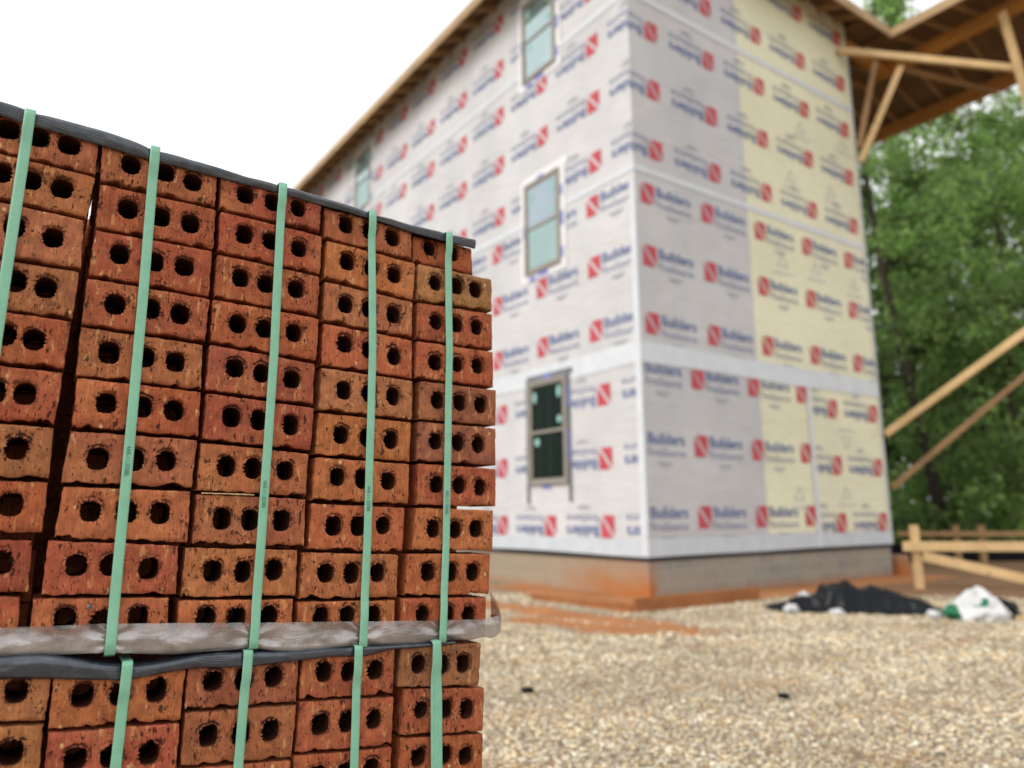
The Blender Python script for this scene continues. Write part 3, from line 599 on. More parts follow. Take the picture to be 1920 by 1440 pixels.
def brick_mesh(corners, holes, seed, name='brick', clean=False):
    """one cored brick seen on its wire-cut bed face; local X along, Z up, front at y=0; torn hole rims, chipped lower edge"""
    rd = random.Random(seed); sv = Vector((seed*1.37 % 50, seed*.71 % 50, seed*.33 % 50))
    cx = sum(c[0] for c in corners)/4; cz = sum(c[1] for c in corners)/4
    C = [Vector((c[0]-cx, c[1]-cz)) for c in corners]                # TL TR BR BL
    H = [Vector((h[0]-cx, h[1]-cz)) for h in holes]
    g = .0011
    C = [C[0]+Vector((g, -g*.6)), C[1]+Vector((-g, -g*.6)), C[2]+Vector((-g, g*.6)), C[3]+Vector((g, g*.6))]
    # outline, walked clockwise from the top left
    out = []; step = .0042; rad = [rd.uniform(.002, .006) for _ in range(4)]
    chips = [(rd.random(), rd.uniform(.02, .10), rd.uniform(.0014, .0058)) for _ in range(rd.randint(3, 8))]
    for e in range(4):
        a, b = C[e], C[(e+1) % 4]; L = (b-a).length; d = (b-a)/L; nrm = Vector((d.y, -d.x))   # inward for clockwise
        ra, rb = rad[e], rad[(e+1) % 4]
        n = max(4, int((L-ra-rb)/step))
        for i in range(n+1):
            s = ra + (L-ra-rb)*i/n; p = a + d*s; q = Vector((p.x, p.y, e*3.0))
            amp = (.0009, .0012, .0015, .0012)[e]
            off = amp*(1+noise.noise(q*90+sv)*1.4) + (.0008*noise.noise(q*28+sv))
            if e == 2:
                for (cp, cw, cd) in chips:
                    k = abs(s/L-cp)/cw
                    if k < 1: off += cd*(1-k*k)*(.7+.5*noise.noise(q*220+sv))
            if i in (0, n): off += .0004
            out.append(p + nrm*max(off, 0))
        # rounded corner mid point
        c = b; nxt = C[(e+2) % 4]; d2 = (nxt-b).normalized()
        out.append(b + (-d*rb + d2*rb)*.30)
    hl = []
    for hi, h in enumerate(H):
        n = 24 if clean else 84; rx = .0158*rd.uniform(.95, 1.07); rz = .0183*rd.uniform(.94, 1.06); ex = rd.uniform(2.2, 2.9)
        ph = rd.uniform(0, 9); torn = rd.uniform(.7, 1.9); pts = []; base = []
        up = rd.choice((0, .08, .18, .34)); 
        for i in range(n):
            t = -2*math.pi*i/n; ct, st = math.cos(t), math.sin(t)
            r = (abs(ct/rx)**ex + abs(st/rz)**ex)**(-1/ex)
            k = 1 + .035*noise.noise(Vector((ct*1.5, st*1.5, ph)))
            base.append(h + Vector((ct, st))*r*k)
            sp_ = noise.noise(Vector((i*.37, ph, 1.0))) + .8*noise.noise(Vector((i*.83, ph, 5.0)))
            w_ = .35 + .65*abs(ct) if st < 0 else 1.0
            j = .155*torn*w_*sp_
            if st > .4: j += .12*torn*(noise.noise(Vector((ct*3, ph*2, 4))))+up*max(0, noise.noise(Vector((ct*2, ph, 7)))) 
            if st < -.6: j *= .45
            pts.append(h + Vector((ct, st))*r*(1.10 if clean else k*(1+j)))
            if clean: base[-1] = pts[-1]
        hl.append((h, pts, base))
    # interior points
    xs = [p.x for p in out]; zs = [p.y for p in out]; x0, x1, z0, z1 = min(xs), max(xs), min(zs), max(zs)
    pts = list(out); segs = []; n0 = len(out)
    segs += [(i, (i+1) % n0) for i in range(n0)]
    hs = []
    for (h, hp, _) in hl:
        s = len(pts); pts += hp; k = len(hp); segs += [(s+i, s+(i+1) % k) for i in range(k)]; hs.append((s, k))
    sg = .0046; gx_ = int((x1-x0)/sg); gz_ = int((z1-z0)/sg)
    for i in range(1, 0 if clean else gx_):
        for j in range(1, gz_):
            p = Vector((x0+(i+rd.uniform(-.35, .35))*(x1-x0)/gx_, z0+(j+rd.uniform(-.35, .35))*(z1-z0)/gz_))
            if min(p.x-x0, x1-p.x, p.y-z0, z1-p.y) < .0065: continue
            if any((p-h).length < .0215 and _in(p, h, hp, 1.05) for h, hp, _ in hl): continue
            pts.append(p)
    for (h, hp, _) in hl:
        for sc in (() if clean else (1.07, 1.14, 1.21, 1.29, 1.38)):
            for i in range(0, len(hp), 1 if sc < 1.3 else 2):
                if (hp[i]-h).y > .004 or i % 3 == 0: pts.append(h + (hp[i]-h)*sc*rd.uniform(.988, 1.012))
    vo, eo, fo, ov, oe, of_ = delaunay_2d_cdt(pts, segs, [], 0, 1e-6)
    # map the constrained loops to output vertices
    o2n = {}
    for k, src in enumerate(ov):
        for q in src: o2n[q] = k
    verts = []; rim = []; crev = []
    hk = [(rd.uniform(0, 9), rd.choice((.4, .7, 1, 1, 1)), rd.uniform(.0024, .0052)) for _ in hl]
    for p in vo:
        q = Vector((p.x, 0, p.y)); 
        y = -.0011*noise.noise(q*35+sv) - .0008*noise.noise(q*120+sv)
        de = min(p.x-x0, x1-p.x, p.y-z0, z1-p.y); y += .0026*max(0, 1-de/.0055)**2
        r_ = 0; cv = 0
        for (h, hp, _), (kp, kv, kd) in zip(hl, hk):
            d = p-h; dist = d.length-.0172
            if kv and d.y > .006 and dist < .014:
                up_ = d.y/d.length; dd = kd*(1+.55*noise.noise(Vector((d.x*160, kp, 2)))) 
                g_ = math.exp(-((dist-dd)/.0016)**2)*max(0, min(1, (up_-.45)*3))*max(0, min(1, .68+1.6*noise.noise(Vector((d.x*75, kp, 6)))))*kv
                cv = max(cv, g_); y += .0042*g_
                if dist < dd: y -= .0022*kv*max(0, up_-.4)
            if dist < .012:
                k = math.exp(-max(dist, 0)/.0042); upk = .35+.65*max(0, d.y/d.length)
                r_ = max(r_, k*upk)
                y += k*upk*(.0056*noise.noise(q*170+sv) + .0016*noise.noise(q*60+sv))
        verts.append((p.x, y, p.y)); rim.append(r_); crev.append(cv)
    faces = []
    for f_ in fo:
        c = (vo[f_[0]]+vo[f_[1]]+vo[f_[2]])/3
        if any((c-h).length < .025 and _in(c, h, hp, 1.0) for h, hp, _ in hl): continue
        if not _pip(c, out): continue
        a, b, d = (vo[i] for i in f_)
        faces.append(tuple(f_) if (b-a).cross(d-a) > 0 else (f_[0], f_[2], f_[1]))   # faces -Y
    nfront = len(faces)
    def ring(points, y):
        s = len(verts)
        for p in points: verts.append((p.x, y, p.y)); rim.append(0); crev.append(0)
        return list(range(s, s+len(points)))
    def bridge(a, b):
        n = len(a)
        for i in range(n): faces.append((a[i], a[(i+1) % n], b[(i+1) % n], b[i]))
    fr = [o2n[i] for i in range(n0)]
    cen = Vector((0, 0))
    r1 = ring([p + (p-cen).normalized()*.0005 for p in out], .0028); r2 = ring(out, DEPTH)
    bridge(fr, r1); bridge(r1, r2)
    backloops = [r2]; corefaces = []
    for (s, k), (h, hp, base) in zip(hs, hl):
        fh = [o2n[s+i] for i in range(k)]
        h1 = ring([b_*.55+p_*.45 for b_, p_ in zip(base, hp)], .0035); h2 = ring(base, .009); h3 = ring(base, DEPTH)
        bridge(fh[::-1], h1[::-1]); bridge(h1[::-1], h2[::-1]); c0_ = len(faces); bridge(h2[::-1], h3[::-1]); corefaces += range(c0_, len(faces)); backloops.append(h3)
    # back face
    bp = [Vector((verts[i][0], verts[i][2])) for lp in backloops for i in lp]; ids = [i for lp in backloops for i in lp]
    sg2 = []; s = 0
    for lp in backloops: sg2 += [(s+i, s+(i+1) % len(lp)) for i in range(len(lp))]; s += len(lp)
    v2, _, f2, ov2, _, _ = delaunay_2d_cdt(bp, sg2, [], 0, 1e-6)
    for f_ in f2:
        c = (v2[f_[0]]+v2[f_[1]]+v2[f_[2]])/3
        if any((c-h).length < .025 and _in(c, h, b_, 1.0) for h, _, b_ in hl) or not _pip(c, out): continue
        if not all(len(ov2[i]) for i in f_): continue
        t = [ids[ov2[i][0]] for i in f_]
        a, b, d = (v2[i] for i in f_)
        faces.append(tuple(t[::-1]) if (b-a).cross(d-a) > 0 else tuple(t))
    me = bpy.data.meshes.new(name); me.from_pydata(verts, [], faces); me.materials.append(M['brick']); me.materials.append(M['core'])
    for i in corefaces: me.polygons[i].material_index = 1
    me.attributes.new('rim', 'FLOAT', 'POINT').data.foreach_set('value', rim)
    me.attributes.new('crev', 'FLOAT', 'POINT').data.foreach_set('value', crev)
    sm = [True]*nfront + [False]*(len(me.polygons)-nfront)
    me.polygons.foreach_set('use_smooth', sm); me.update()
    return me, cx, cz

def _in(p, h, hp, sc):
    d = p-h; n = len(hp); a = (-math.atan2(d.y, d.x)) % (2*math.pi); x = a/(2*math.pi)*n; i = int(x) % n; fr = x-int(x)
    r = ((hp[i]-h).length*(1-fr) + (hp[(i+1) % n]-h).length*fr)*sc
    return d.length < r
def _pip(p, poly):
    c = False; n = len(poly); j = n-1
    for i in range(n):
        a, b = poly[i], poly[j]
        if (a.y > p.y) != (b.y > p.y) and p.x < (b.x-a.x)*(p.y-a.y)/(b.y-a.y)+a.x: c = not c
        j = i
    return c

ORD = ['', 'top', 'second', 'third', 'fourth', 'fifth', 'sixth', 'seventh', 'eighth', 'ninth', 'bottom']
UPC = {'A': 'cut-off column', 'B': 'column beside the cut-off one', 'C': 'middle column', 'D': 'column beside the free end', 'E': 'free end column'}
LOC = dict(zip('FGHIJ', 'ABCDE'))
brick_group = 'cored clay bricks in the strapped cubes'
for bi, (key, (tone, corners, holes)) in enumerate(sorted(BRICKS.items())):
    colk, row = key[0], int(key[1:])
    me, cx, cz = brick_mesh(corners, holes, bi+1)
    o = link(bpy.data.objects.new('brick', me))
    rd = random.Random(bi*7+3)
    fo_ = rd.uniform(-.0028, .0025) + (-.012 if key == 'E1' else 0)
    o.location = sp(cx, cz, fo_); o.rotation_euler = (0, 0, SROT)
    b_ = tuple(a*.72+m_*.28 for a, m_ in zip(TONE[tone], (.40, .110, .048))); k = rd.uniform(.85, 1.02)
    o.color = (b_[0]*k, b_[1]*k*rd.uniform(.93, 1.08), b_[2]*k*rd.uniform(.92, 1.1), 1)
    up = colk in 'ABCDE'
    rowname = ORD[row] + ' row' if up else ('top row', 'second row', 'third row')[row-1]
    lab = '%s cored brick, %s, %s of the %s cube' % (TONEWORD[tone], rowname, UPC[colk if up else LOC[colk]], 'upper' if up else 'lower')
    tag(o, lab, 'brick', brick_group)
    # the course right behind it
    d = link(bpy.data.objects.new('brick', brick_mesh(corners, holes, bi+1, 'brick', True)[0])); d.rotation_euler = o.rotation_euler; d.color = o.color; d.location = sp(cx+rd.uniform(-.001, .001), cz, fo_-DEPTH-.0006)
    tag(d, 'cored brick in the second course, right behind the front bricks', 'brick', 'bricks of the second course')

# the bricks deeper in the two cubes: one packed mass of separate blocks
def core():
    mb = MB(); rd = random.Random(5)
    ends = [(-1.04, -.838), (-.797, -.607), (-.603, -.409), (-.405, -.213), (-.209, -.036)]
    for layer in range(2, 9):
        y0 = layer*(DEPTH+.003)+.004
        for ci, (a, b) in enumerate(ends):
            for r_ in range(21):
                
                z1 = (1.866-.0875*r_) if r_ < 10 else (.972-.0868*(r_-10))
                z1 -= .095*(a+1.0)*.55
                z0 = z1-.0845
                if z0 < .002: z0 = .002
                j = rd.uniform(-.004, .004); sh = (.06 if layer >= 7 and ci < 4 else 0); zs = .04 if layer == 8 else 0
                mb.box((a+j+sh, y0, max(z0-zs, .002)), (min(b+j+sh+(.006 if layer == 8 else 0), -.03), y0+DEPTH, z1-zs))
    # courses of the front two layers below what was surveyed, down to the ground
    for layer in range(0, 2):
        y0 = layer*(DEPTH+.003)
        for a, b in ends:
            for r_ in range(3, 11):
                z1 = .972-.0868*r_ - .095*(a+1.0)*.55; z1 = min(z1, .700 - .02*0)
                z0 = z1-.0845
                mb.box((a, y0, max(z0, .001)), (b, y0+DEPTH, z1))
    o = mb.build('packed_bricks', M['brick'])
    o.location = SO; o.rotation_euler = (0, 0, SROT); o.color = TONE['redor'] + (1,)
    tag(o, 'bricks packed deeper inside and under the strapped cubes', 'bricks', kind='stuff')
core()

# ------------------------------------------------------------------ straps, edge boards and film on the stack
def arc_resample(p, step):
    p = [Vector(q) for q in p]; out = [p[0]]
    for a, b in zip(p, p[1:]):
        n = max(1, int((b-a).length/step))
        out += [a+(b-a)*(i/n) for i in range(1, n+1)]
    return out
def at_u(poly, u):
    for (a, va), (b, vb) in zip(poly, poly[1:]):
        if a <= u <= b: return va + (vb-va)*(u-a)/(b-a)
    return poly[0][1] if u < poly[0][0] else poly[-1][1]

def strip_obj(name, secs, mat, parent=None, thick=0.0):
    """secs: rows of points (stations along the strip x points across); UV x across, y along sections"""
    n = len(secs[0]); v = [p for s in secs for p in s]
    f_ = [(i*n+k, i*n+k+1, (i+1)*n+k+1, (i+1)*n+k) for i in range(len(secs)-1) for k in range(n-1)]
    o = mesh_obj(name, v, f_, mat, parent, True)
    uvl = o.data.uv_layers.new(name='UVMap'); dat = []
    for lp in o.data.loops:
        i, k = divmod(lp.vertex_index, n); dat += [k/(n-1), i*.01]
    uvl.data.foreach_set('uv', dat)
    if thick:
        s = o.modifiers.new('thickness', 'SOLIDIFY'); s.thickness = thick; s.offset = 0
    return o

def text_mesh(txt, size, offset=0.0):
    """flat 2D triangles of a line of text, baseline at y=0"""
    cu = bpy.data.curves.new('txt', 'FONT'); cu.body = txt; cu.size = size; cu.offset = offset; cu.resolution_u = 3
    ob = bpy.data.objects.new('txt', cu); COL.objects.link(ob)
    dg = bpy.context.evaluated_depsgraph_get(); dg.update()
    me = bpy.data.meshes.new_from_object(ob.evaluated_get(dg), depsgraph=dg)
    v = [(p.co.x, p.co.y) for p in me.vertices]; f_ = [tuple(p.vertices) for p in me.polygons]
    bpy.data.objects.remove(ob); bpy.data.curves.remove(cu); bpy.data.meshes.remove(me)
    return v, f_

def film_w(u, v): return 0
STRAP_LABEL = {
 'u1': 'green plastic strap on the upper cube nearest the photo edge, leaving the picture',
 'u2': 'green strap down the wide column beside the dark gap of the upper cube',
 'u3': 'green strap down the middle column of the upper brick cube',
 'u4': 'green strap down the next-to-last column of the upper brick cube',
 'u5': 'green strap down the free end column of the upper brick cube',
 'l2': 'green strap on the lower cube, crossing the sagging edge board at its dip',
 'l3': 'green strap down the middle column of the lower brick cube',
 'l4': 'green strap down the red next-to-last column of the lower cube',
 'l5': 'outer of two overlapping green straps on the lower free end column',
 'l6': 'inner of two overlapping green straps on the lower free end column'}
PRINT_V = {'u2': 1.3365, 'u3': 1.2835, 'u4': 1.2765, 'u5': 1.2700}
for k, s in STRAPS.items():
    pl = arc_resample(s['p'], .012); top = Vector(pl[0]); up = k[0] == 'u'; secs = []
    wd = s['w']*.94
    woff = .0068 if k != 'l6' else .0055
    # over the top edge and back across the cube
    for back in (.30, .20, .10, .05, .02, .008): 
        secs.append([sp(top.x+x, top.y-(.0085 if up else -.0012), woff+.003-back) for x in np.linspace(-wd/2, wd/2, 5)])
    for i, p in enumerate(pl):
        p = Vector((p.x, min(p.y, top.y-.0095) if up else p.y))
        bulge = .0012*noise.noise(Vector((p.y*9, p.x*5, 3)))
        wo_ = woff + bulge + (.0018 if up else 0)*math.exp(-((p.y-(top.y-.008))/.02)**2)
        if i == 0: wo_ -= .0015
        dv = (Vector(pl[min(i+1, len(pl)-1)])-Vector(pl[max(i-1, 0)])).normalized(); side = Vector((-dv.y, dv.x))
        if k == 'l6' and False: side = side
        # film zone: the strap rides over the film
        wo_ += .0062*max(0, min(1, (p.y-(top.y-.062))/.018))
        if up and p.y < 1.07: wo_ += .004*min(1, (1.07-p.y)/.03)
        secs.append([sp(p.x+side.x*x, p.y+side.y*x, wo_ + .0005*math.cos(x/wd*3.1)) for x in np.linspace(-wd/2, wd/2, 5)])
    if up:
        p = pl[-1]; secs.append([sp(p.x+x, p.y-.006, -.004) for x in np.linspace(-wd/2, wd/2, 5)])
    secs = [s_[::-1] for s_ in secs] if (secs[8][0]-secs[8][-1]).dot(SD) > 0 else secs
    o = strip_obj('strap', secs, M['strap'], None, .0009)
    tag(o, STRAP_LABEL[k], 'strap', 'green plastic straps round the brick cubes')
    if k in PRINT_V:
        v2, f2 = text_mesh('4AR-11-2038B', .0098); L = max(p[0] for p in v2); mb = []
        v0 = PRINT_V[k]
        pu = [(p.y, p.x) for p in pl][::-1]
        vv = []
        for (x, y) in v2:
            v_ = v0 - x*.83; uc = at_u(pu, v_)
            vv.append(sp(uc + (y-.0036), v_, woff+.0022+(.004 if v_ < 1.07 else 0)))
        mesh_obj('strap_print', vv, f2, M['ink'], o)

def ribbon(name, key, mat, prof, label, cat, step=.008, extra_u=None, ripple=None, thick=.0012):
    """prof: list of (fraction of height 0 top..1 bottom, outward offset, extra back distance)"""
    rb = RIBBONS[key]; tp = [tuple(p) for p in rb['top']]; bt = [tuple(p) for p in rb['bot']]
    u0_, u1_ = tp[0][0], max(tp[-1][0], bt[-1][0]); secs = []
    n = int((u1_-u0_)/step)
    for i in range(n+1):
        u = u0_ + (u1_-u0_)*i/n; a, b = at_u(tp, u), at_u(bt, u); row = []
        for (fr, wo_, bk) in prof:
            v = a + (b-a)*fr; ww = wo_
            dv = 0
            if ripple: rw, dv = ripple(u, fr); ww += rw
            row.append(sp(u, v+dv, ww-bk))
        secs.append(row)
    nrow = len(secs); n = len(prof)
    v = [p for s in secs for p in s]
    f_ = [(i*n+k, i*n+k+1, (i+1)*n+k+1, (i+1)*n+k) for i in range(nrow-1) for k in range(n-1)]
    o = mesh_obj(name, v, f_, mat, None, True)
    uvl = o.data.uv_layers.new(name='UVMap'); dat = []
    for lp in o.data.loops:
        i, k = divmod(lp.vertex_index, n); dat += [i*step, 1-prof[k][0] + prof[k][2]*6]
    uvl.data.foreach_set('uv', dat)
    sm = o.modifiers.new('thickness', 'SOLIDIFY'); sm.thickness = thick; sm.offset = 0
    return tag(o, label, cat)

straps_u = [at_u([(p[1], p[0]) for p in STRAPS[k]['p']][::-1], 1.0) for k in ('u1', 'u2', 'u3', 'u4', 'u5')]
def rip_cover(u, fr):
    d = .0026*noise.noise(Vector((u*13, 2, 0))) + .0012*noise.noise(Vector((u*40, fr*2, 5)))
    tops = [STRAPS[k]['p'][0][0] for k in ('u1', 'u2', 'u3', 'u4', 'u5')]
    pin = max(math.exp(-((u-t)/.018)**2) for t in tops)
    return (.0015 + d)*(1-pin*.6) - .0035*pin*max(0, 1-abs(fr-.4)*1.6), -.0015*pin*(1-fr)
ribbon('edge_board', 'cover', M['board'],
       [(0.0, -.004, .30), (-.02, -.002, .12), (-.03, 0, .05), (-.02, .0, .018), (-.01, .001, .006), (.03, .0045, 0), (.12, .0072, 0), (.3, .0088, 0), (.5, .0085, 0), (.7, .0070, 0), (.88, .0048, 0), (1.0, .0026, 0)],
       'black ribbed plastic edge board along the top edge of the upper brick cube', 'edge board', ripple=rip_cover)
def rip_board(u, fr):
    d = .004*noise.noise(Vector((u*9, 4, 0)))
    tops = [STRAPS[k]['p'][0][0] for k in ('l2', 'l3', 'l4', 'l5')]
    pin = max(math.exp(-((u-t)/.02)**2) for t in tops)
    return (.002 + d)*(1-pin*.7) - .0045*pin*max(0, 1-abs(fr-.35)*1.6), 0
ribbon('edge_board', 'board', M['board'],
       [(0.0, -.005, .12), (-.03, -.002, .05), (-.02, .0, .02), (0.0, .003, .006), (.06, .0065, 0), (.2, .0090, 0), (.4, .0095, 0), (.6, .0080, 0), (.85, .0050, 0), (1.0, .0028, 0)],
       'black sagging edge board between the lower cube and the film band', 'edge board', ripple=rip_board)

def film():
    rb = RIBBONS['film']; tp = [tuple(p) for p in rb['top']]; bt = [tuple(p) for p in rb['bot']]
    u0_, u1_ = tp[0][0], .0; step = .005; secs = []; n = int((tp[-1][0]-u0_)/step); m_ = 12
    def pos(u, fr):
        a, b = at_u(tp, u), at_u(bt, u); v = a+(b-a)*fr
        pin = 0; fold = 0
        for t in straps_u:
            d = (u-t); g_ = math.exp(-(d/.03)**2); pin = max(pin, math.exp(-(d/.010)**2))
            ray_ = (fr-.62)*.055/(abs(d)+.012)
            fold += g_*.0040*math.sin(ray_*7+t*40)*min(1, abs(d)/.008)
        bul = .0026*math.sin(math.pi*min(1, fr*1.02))*(1+.6*noise.noise(Vector((u*8, 1, 0))))
        w_ = .0032 + (bul + .005*noise.noise(Vector((u*12, fr*1.4, 3))))*(1-.85*pin) + fold + .0012*noise.noise(Vector((u*60, fr*5, 8)))
        if fr > .93: w_ -= .004
        return v + .0025*noise.noise(Vector((u*10, 9, 0)))*(1 if fr > .5 else .4), w_
    for i in range(n+1):
        u = u0_ + (tp[-1][0]-u0_)*i/n
        secs.append([sp(u, *pos(u, k/(m_-1))) for k in range(m_)])
    ue = tp[-1][0]
    # loose tail past the free end, curling up and back
    for j in range(1, 13):
        t = j/12; row = []
        for k in range(m_):
            fr = k/(m_-1); v, w_ = pos(ue, fr)
            row.append(sp(ue + .052*math.sin(t*1.75), v + .030*t*t*(1-fr*.55) + .003*math.sin(t*9+fr*4) + .016*t*t*t, w_ + .006*math.sin(t*5)+.010*t*fr - .075*t*t))
        secs.append(row)
    nrow = len(secs); v = [p for s in secs for p in s]
    f_ = [(i*m_+k, i*m_+k+1, (i+1)*m_+k+1, (i+1)*m_+k) for i in range(nrow-1) for k in range(m_-1)]
    o = mesh_obj('film_band', v, f_, M['film'], None, True)
    uvl = o.data.uv_layers.new(name='UVMap'); dat = []
    for lp in o.data.loops:
        i, k = divmod(lp.vertex_index, m_); dat += [i*step, 1-k/(m_-1)]
    uvl.data.foreach_set('uv', dat)
    tag(o, 'cloudy brownish plastic film wrapped round the foot of the upper brick cube', 'plastic film')
film()

# a screw lodged in the bottom brick, pale splinters lying between courses
mb = MB(); mb.tube([(0, 0, 0), (0, -.004, 0)], [.0019, .0019], 8); mb.tube([(0, -.004, 0), (0, -.0058, 0)], [.0042, .0036], 12)
o = mb.build('screw', M['steel']); o.location = sp(-.7568, 1.0829, .0005); o.rotation_euler = (.35, 0, SROT+.5)
tag(o, 'small grey screw head stuck in the bottom brick beside a green strap', 'screw')
mb = MB(); rd = random.Random(4)
for i in range(7):
    x = i*.011+rd.uniform(0, .004); mb.bar((x, rd.uniform(-.002, .004), rd.uniform(-.0008, .0008)), (x+rd.uniform(.01, .022), rd.uniform(-.003, .006), rd.uniform(-.0012, .0012)), .0032, .0018)
o = mb.build('wood_splinter', M['splinter']); o.location = sp(-.601, 1.2608, .003); o.rotation_euler = (0, .03, SROT)
tag(o, 'pale wood splinters wedged under an orange brick in the middle column', 'splinter')

# ------------------------------------------------------------------ house
house = empty('house', HOUSE, HROT)
tag(house, 'tall unfinished house covered in printed white and yellow wall wrap on a block base', 'house')
UW, WL, ZB, ZT = 6.65, 17.2, .60, 11.80

mb = MB().box((.03, .03, -.3), (UW-.03, WL-.03, .53)); mb.build('foundation', M['block'], house)
mb = MB().box((.012, .012, .53), (UW-.012, WL-.012, .62)); mb.build('sill_membrane', M['sill'], house)

# wrap skin, slightly uneven
def wrap_skin():
    v = []; f_ = []
    def wallgrid(fn, n, m_):
        s = len(v)
        for i in range(n+1):
            for j in range(m_+1): v.append(fn(i/n, j/m_))
        for i in range(n):
            for j in range(m_):
                a = s+i*(m_+1)+j; f_.append((a, a+m_+1, a+m_+2, a+1))
    def d(a, b, z, e):
        k = min(1, min(e, 1-e)*14); lowk = math.exp(-(z-ZB)/.25)
        return k*(.004*noise.noise(Vector((a*.7, b*.7, z*.5)))) + k*lowk*.012*noise.noise(Vector((a*1.3+5, b*1.3, 1)))
    def zz(t, a):
        return ZB + (ZT-ZB)*t + (.022*noise.noise(Vector((a*.55, 3, 0))) if t == 0 else 0)
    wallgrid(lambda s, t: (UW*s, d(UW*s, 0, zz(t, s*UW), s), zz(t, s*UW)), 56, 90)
    wallgrid(lambda s, t: (d(0, WL*(1-s), zz(t, -WL*(1-s)), s), WL*(1-s), zz(t, -WL*(1-s))), 110, 90)
    wallgrid(lambda s, t: (UW, WL*s, ZB+(ZT-ZB)*t), 8, 8)
    wallgrid(lambda s, t: (UW*(1-s), WL, ZB+(ZT-ZB)*t), 8, 8)
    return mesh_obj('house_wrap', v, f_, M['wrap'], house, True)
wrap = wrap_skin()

# printed pattern on the wrap
BL = text_mesh('Builders', .245, .0045); FS = text_mesh('FirstSource', .185, -.0012)
def fit(tm, width, h):
    v, f_ = tm; L = max(p[0] for p in v); return [(p[0]*width/L, p[1]*h) for p in v], f_
TW = .81
BLf, FSf = fit(BL, TW, 1.0), fit(FS, TW, 1.0)
def logo_shapes():
    """one print: red square cut by a white diagonal, two lines of text; origin at the square's centre, text to the +x side"""
    out = []
    s, h = .152, .172
    out.append(([(-s, -h), (s*.74, -h), (-s, h*.82)], [(0, 1, 2)], 0))
    out.append(([(s, h), (-s*.74, h), (s, -h*.82)], [(0, 1, 2)], 0))
    out.append(([(x+.19, y-.005) for x, y in BLf[0]], BLf[1], 1))
    out.append(([(x+.19, y-.19) for x, y in FSf[0]], FSf[1], 1))
    out.append(([(.40, -.305), (.72, -.305), (.72, -.275), (.40, -.275)], [(0, 1, 2, 3)], 2))
    out.append(([(.46, -.345), (.66, -.345), (.66, -.325), (.46, -.325)], [(0, 1, 2, 3)], 2))
    return out
LOGO = logo_shapes()
print_mb = MB()
def put(face, a0, z0, flip, lo, hi, zlo=-9, zhi=99, only=None):
    """face 'g' gable side (x = u) or 'l' long side (x = -w); keeps whole triangles inside lo..hi along the wall"""
    for vs, fs, mi in LOGO:
        if only is not None and mi not in only: continue
        P = []
        for x, y in vs:
            if flip: x, y = -x, -y
            P.append((a0 + x if face == 'g' else a0 - x, z0 + y))
        for q in fs:
            c = [sum(P[i][k] for i in q)/len(q) for k in (0, 1)]
            if not (lo < c[0] < hi and zlo < c[1] < zhi): continue
            pts = [(min(max(P[i][0], lo), hi), min(max(P[i][1], zlo), zhi)) for i in q]
            if face == 'g': print_mb.add([(p, -.0075, z) for p, z in pts], [tuple(range(len(q)))], mi)
            else: print_mb.add([(-.0075, p, z) for p, z in pts], [tuple(range(len(q)))], mi)
STEP = 1.425
# gable side
for r_, z in enumerate((1.15, 2.25, 3.33)):
    for u in (-.13, 1.25, 2.66, 4.02): put('g', u, z, False, .0, 4.17, zhi=3.47)
    for u in (4.97, 6.36): put('g', u, (1.02, 2.06, 3.12)[r_], True, 4.32, UW)
for z in (4.10, 5.19, 6.23):
    for k in range(5): put('g', .28+STEP*k, z, False, 0, UW)
    put('g', -1.14, z, False, 0, UW)
for z in (7.03, 8.10, 9.17, 10.24, 11.31):
    for k in range(6): put('g', .52+1.44*k, z, True, 0, UW, zhi=ZT)
# long side
for z in (1.02, 2.07, 3.08):
    for k in range(12): put('l', .84+STEP*k, z, True, 0, WL)
    put('l', -.58, z, True, .06, WL)
    put('l', .02, z+.13, False, 0, .11, only=(0,))
for z in (4.15, 5.24, 6.30):
    for k in range(12): put('l', .985+STEP*k, z, False, 0, WL)
for z in (7.06, 8.15, 9.22, 10.28, 11.32):
    for k in range(12): put('l', .89+STEP*k, z, True, 0, WL, zhi=ZT)
    put('l', -.52, z, True, 0, WL)
# pale triangular marks on the yellow sheathing
def tri(u, z, s, down=False):
    k = -1 if down else 1; t = .022
    A = [(-s, 0), (s, 0), (0, 1.5*s*k)]; c = (0, .5*s*k)
    for i in range(3):
        a, b = A[i], A[(i+1) % 3]
        ai = tuple(a[j]+(c[j]-a[j])*.28 for j in (0, 1)); bi = tuple(b[j]+(c[j]-b[j])*.28 for j in (0, 1))
        print_mb.add([(u+p[0], -.0075, z+p[1]) for p in (a, b, bi, ai)], [(0, 1, 2, 3)], 3)
    print_mb.add([(u+x, -.0075, z-.12*k+y) for x, y in ((-.28, -.018), (.28, -.018), (.28, .018), (-.28, .018))], [(0, 1, 2, 3)], 3)
for u, z, dn in ((3.74, 1.42, 0), (5.2, 1.46, 0), (3.74, 5.66, 0), (4.8, 5.72, 0), (6.1, 5.62, 0), (4.66, 8.62, 0), (6.15, 8.72, 0), (5.35, 2.62, 1), (4.2, 7.45, 0), (5.55, 7.5, 0)):
    tri(u, z, .17, dn)
print_mb.build('wrap_print', [M['red'], M['blue'], M['pale'], M['paleblue']], wrap)

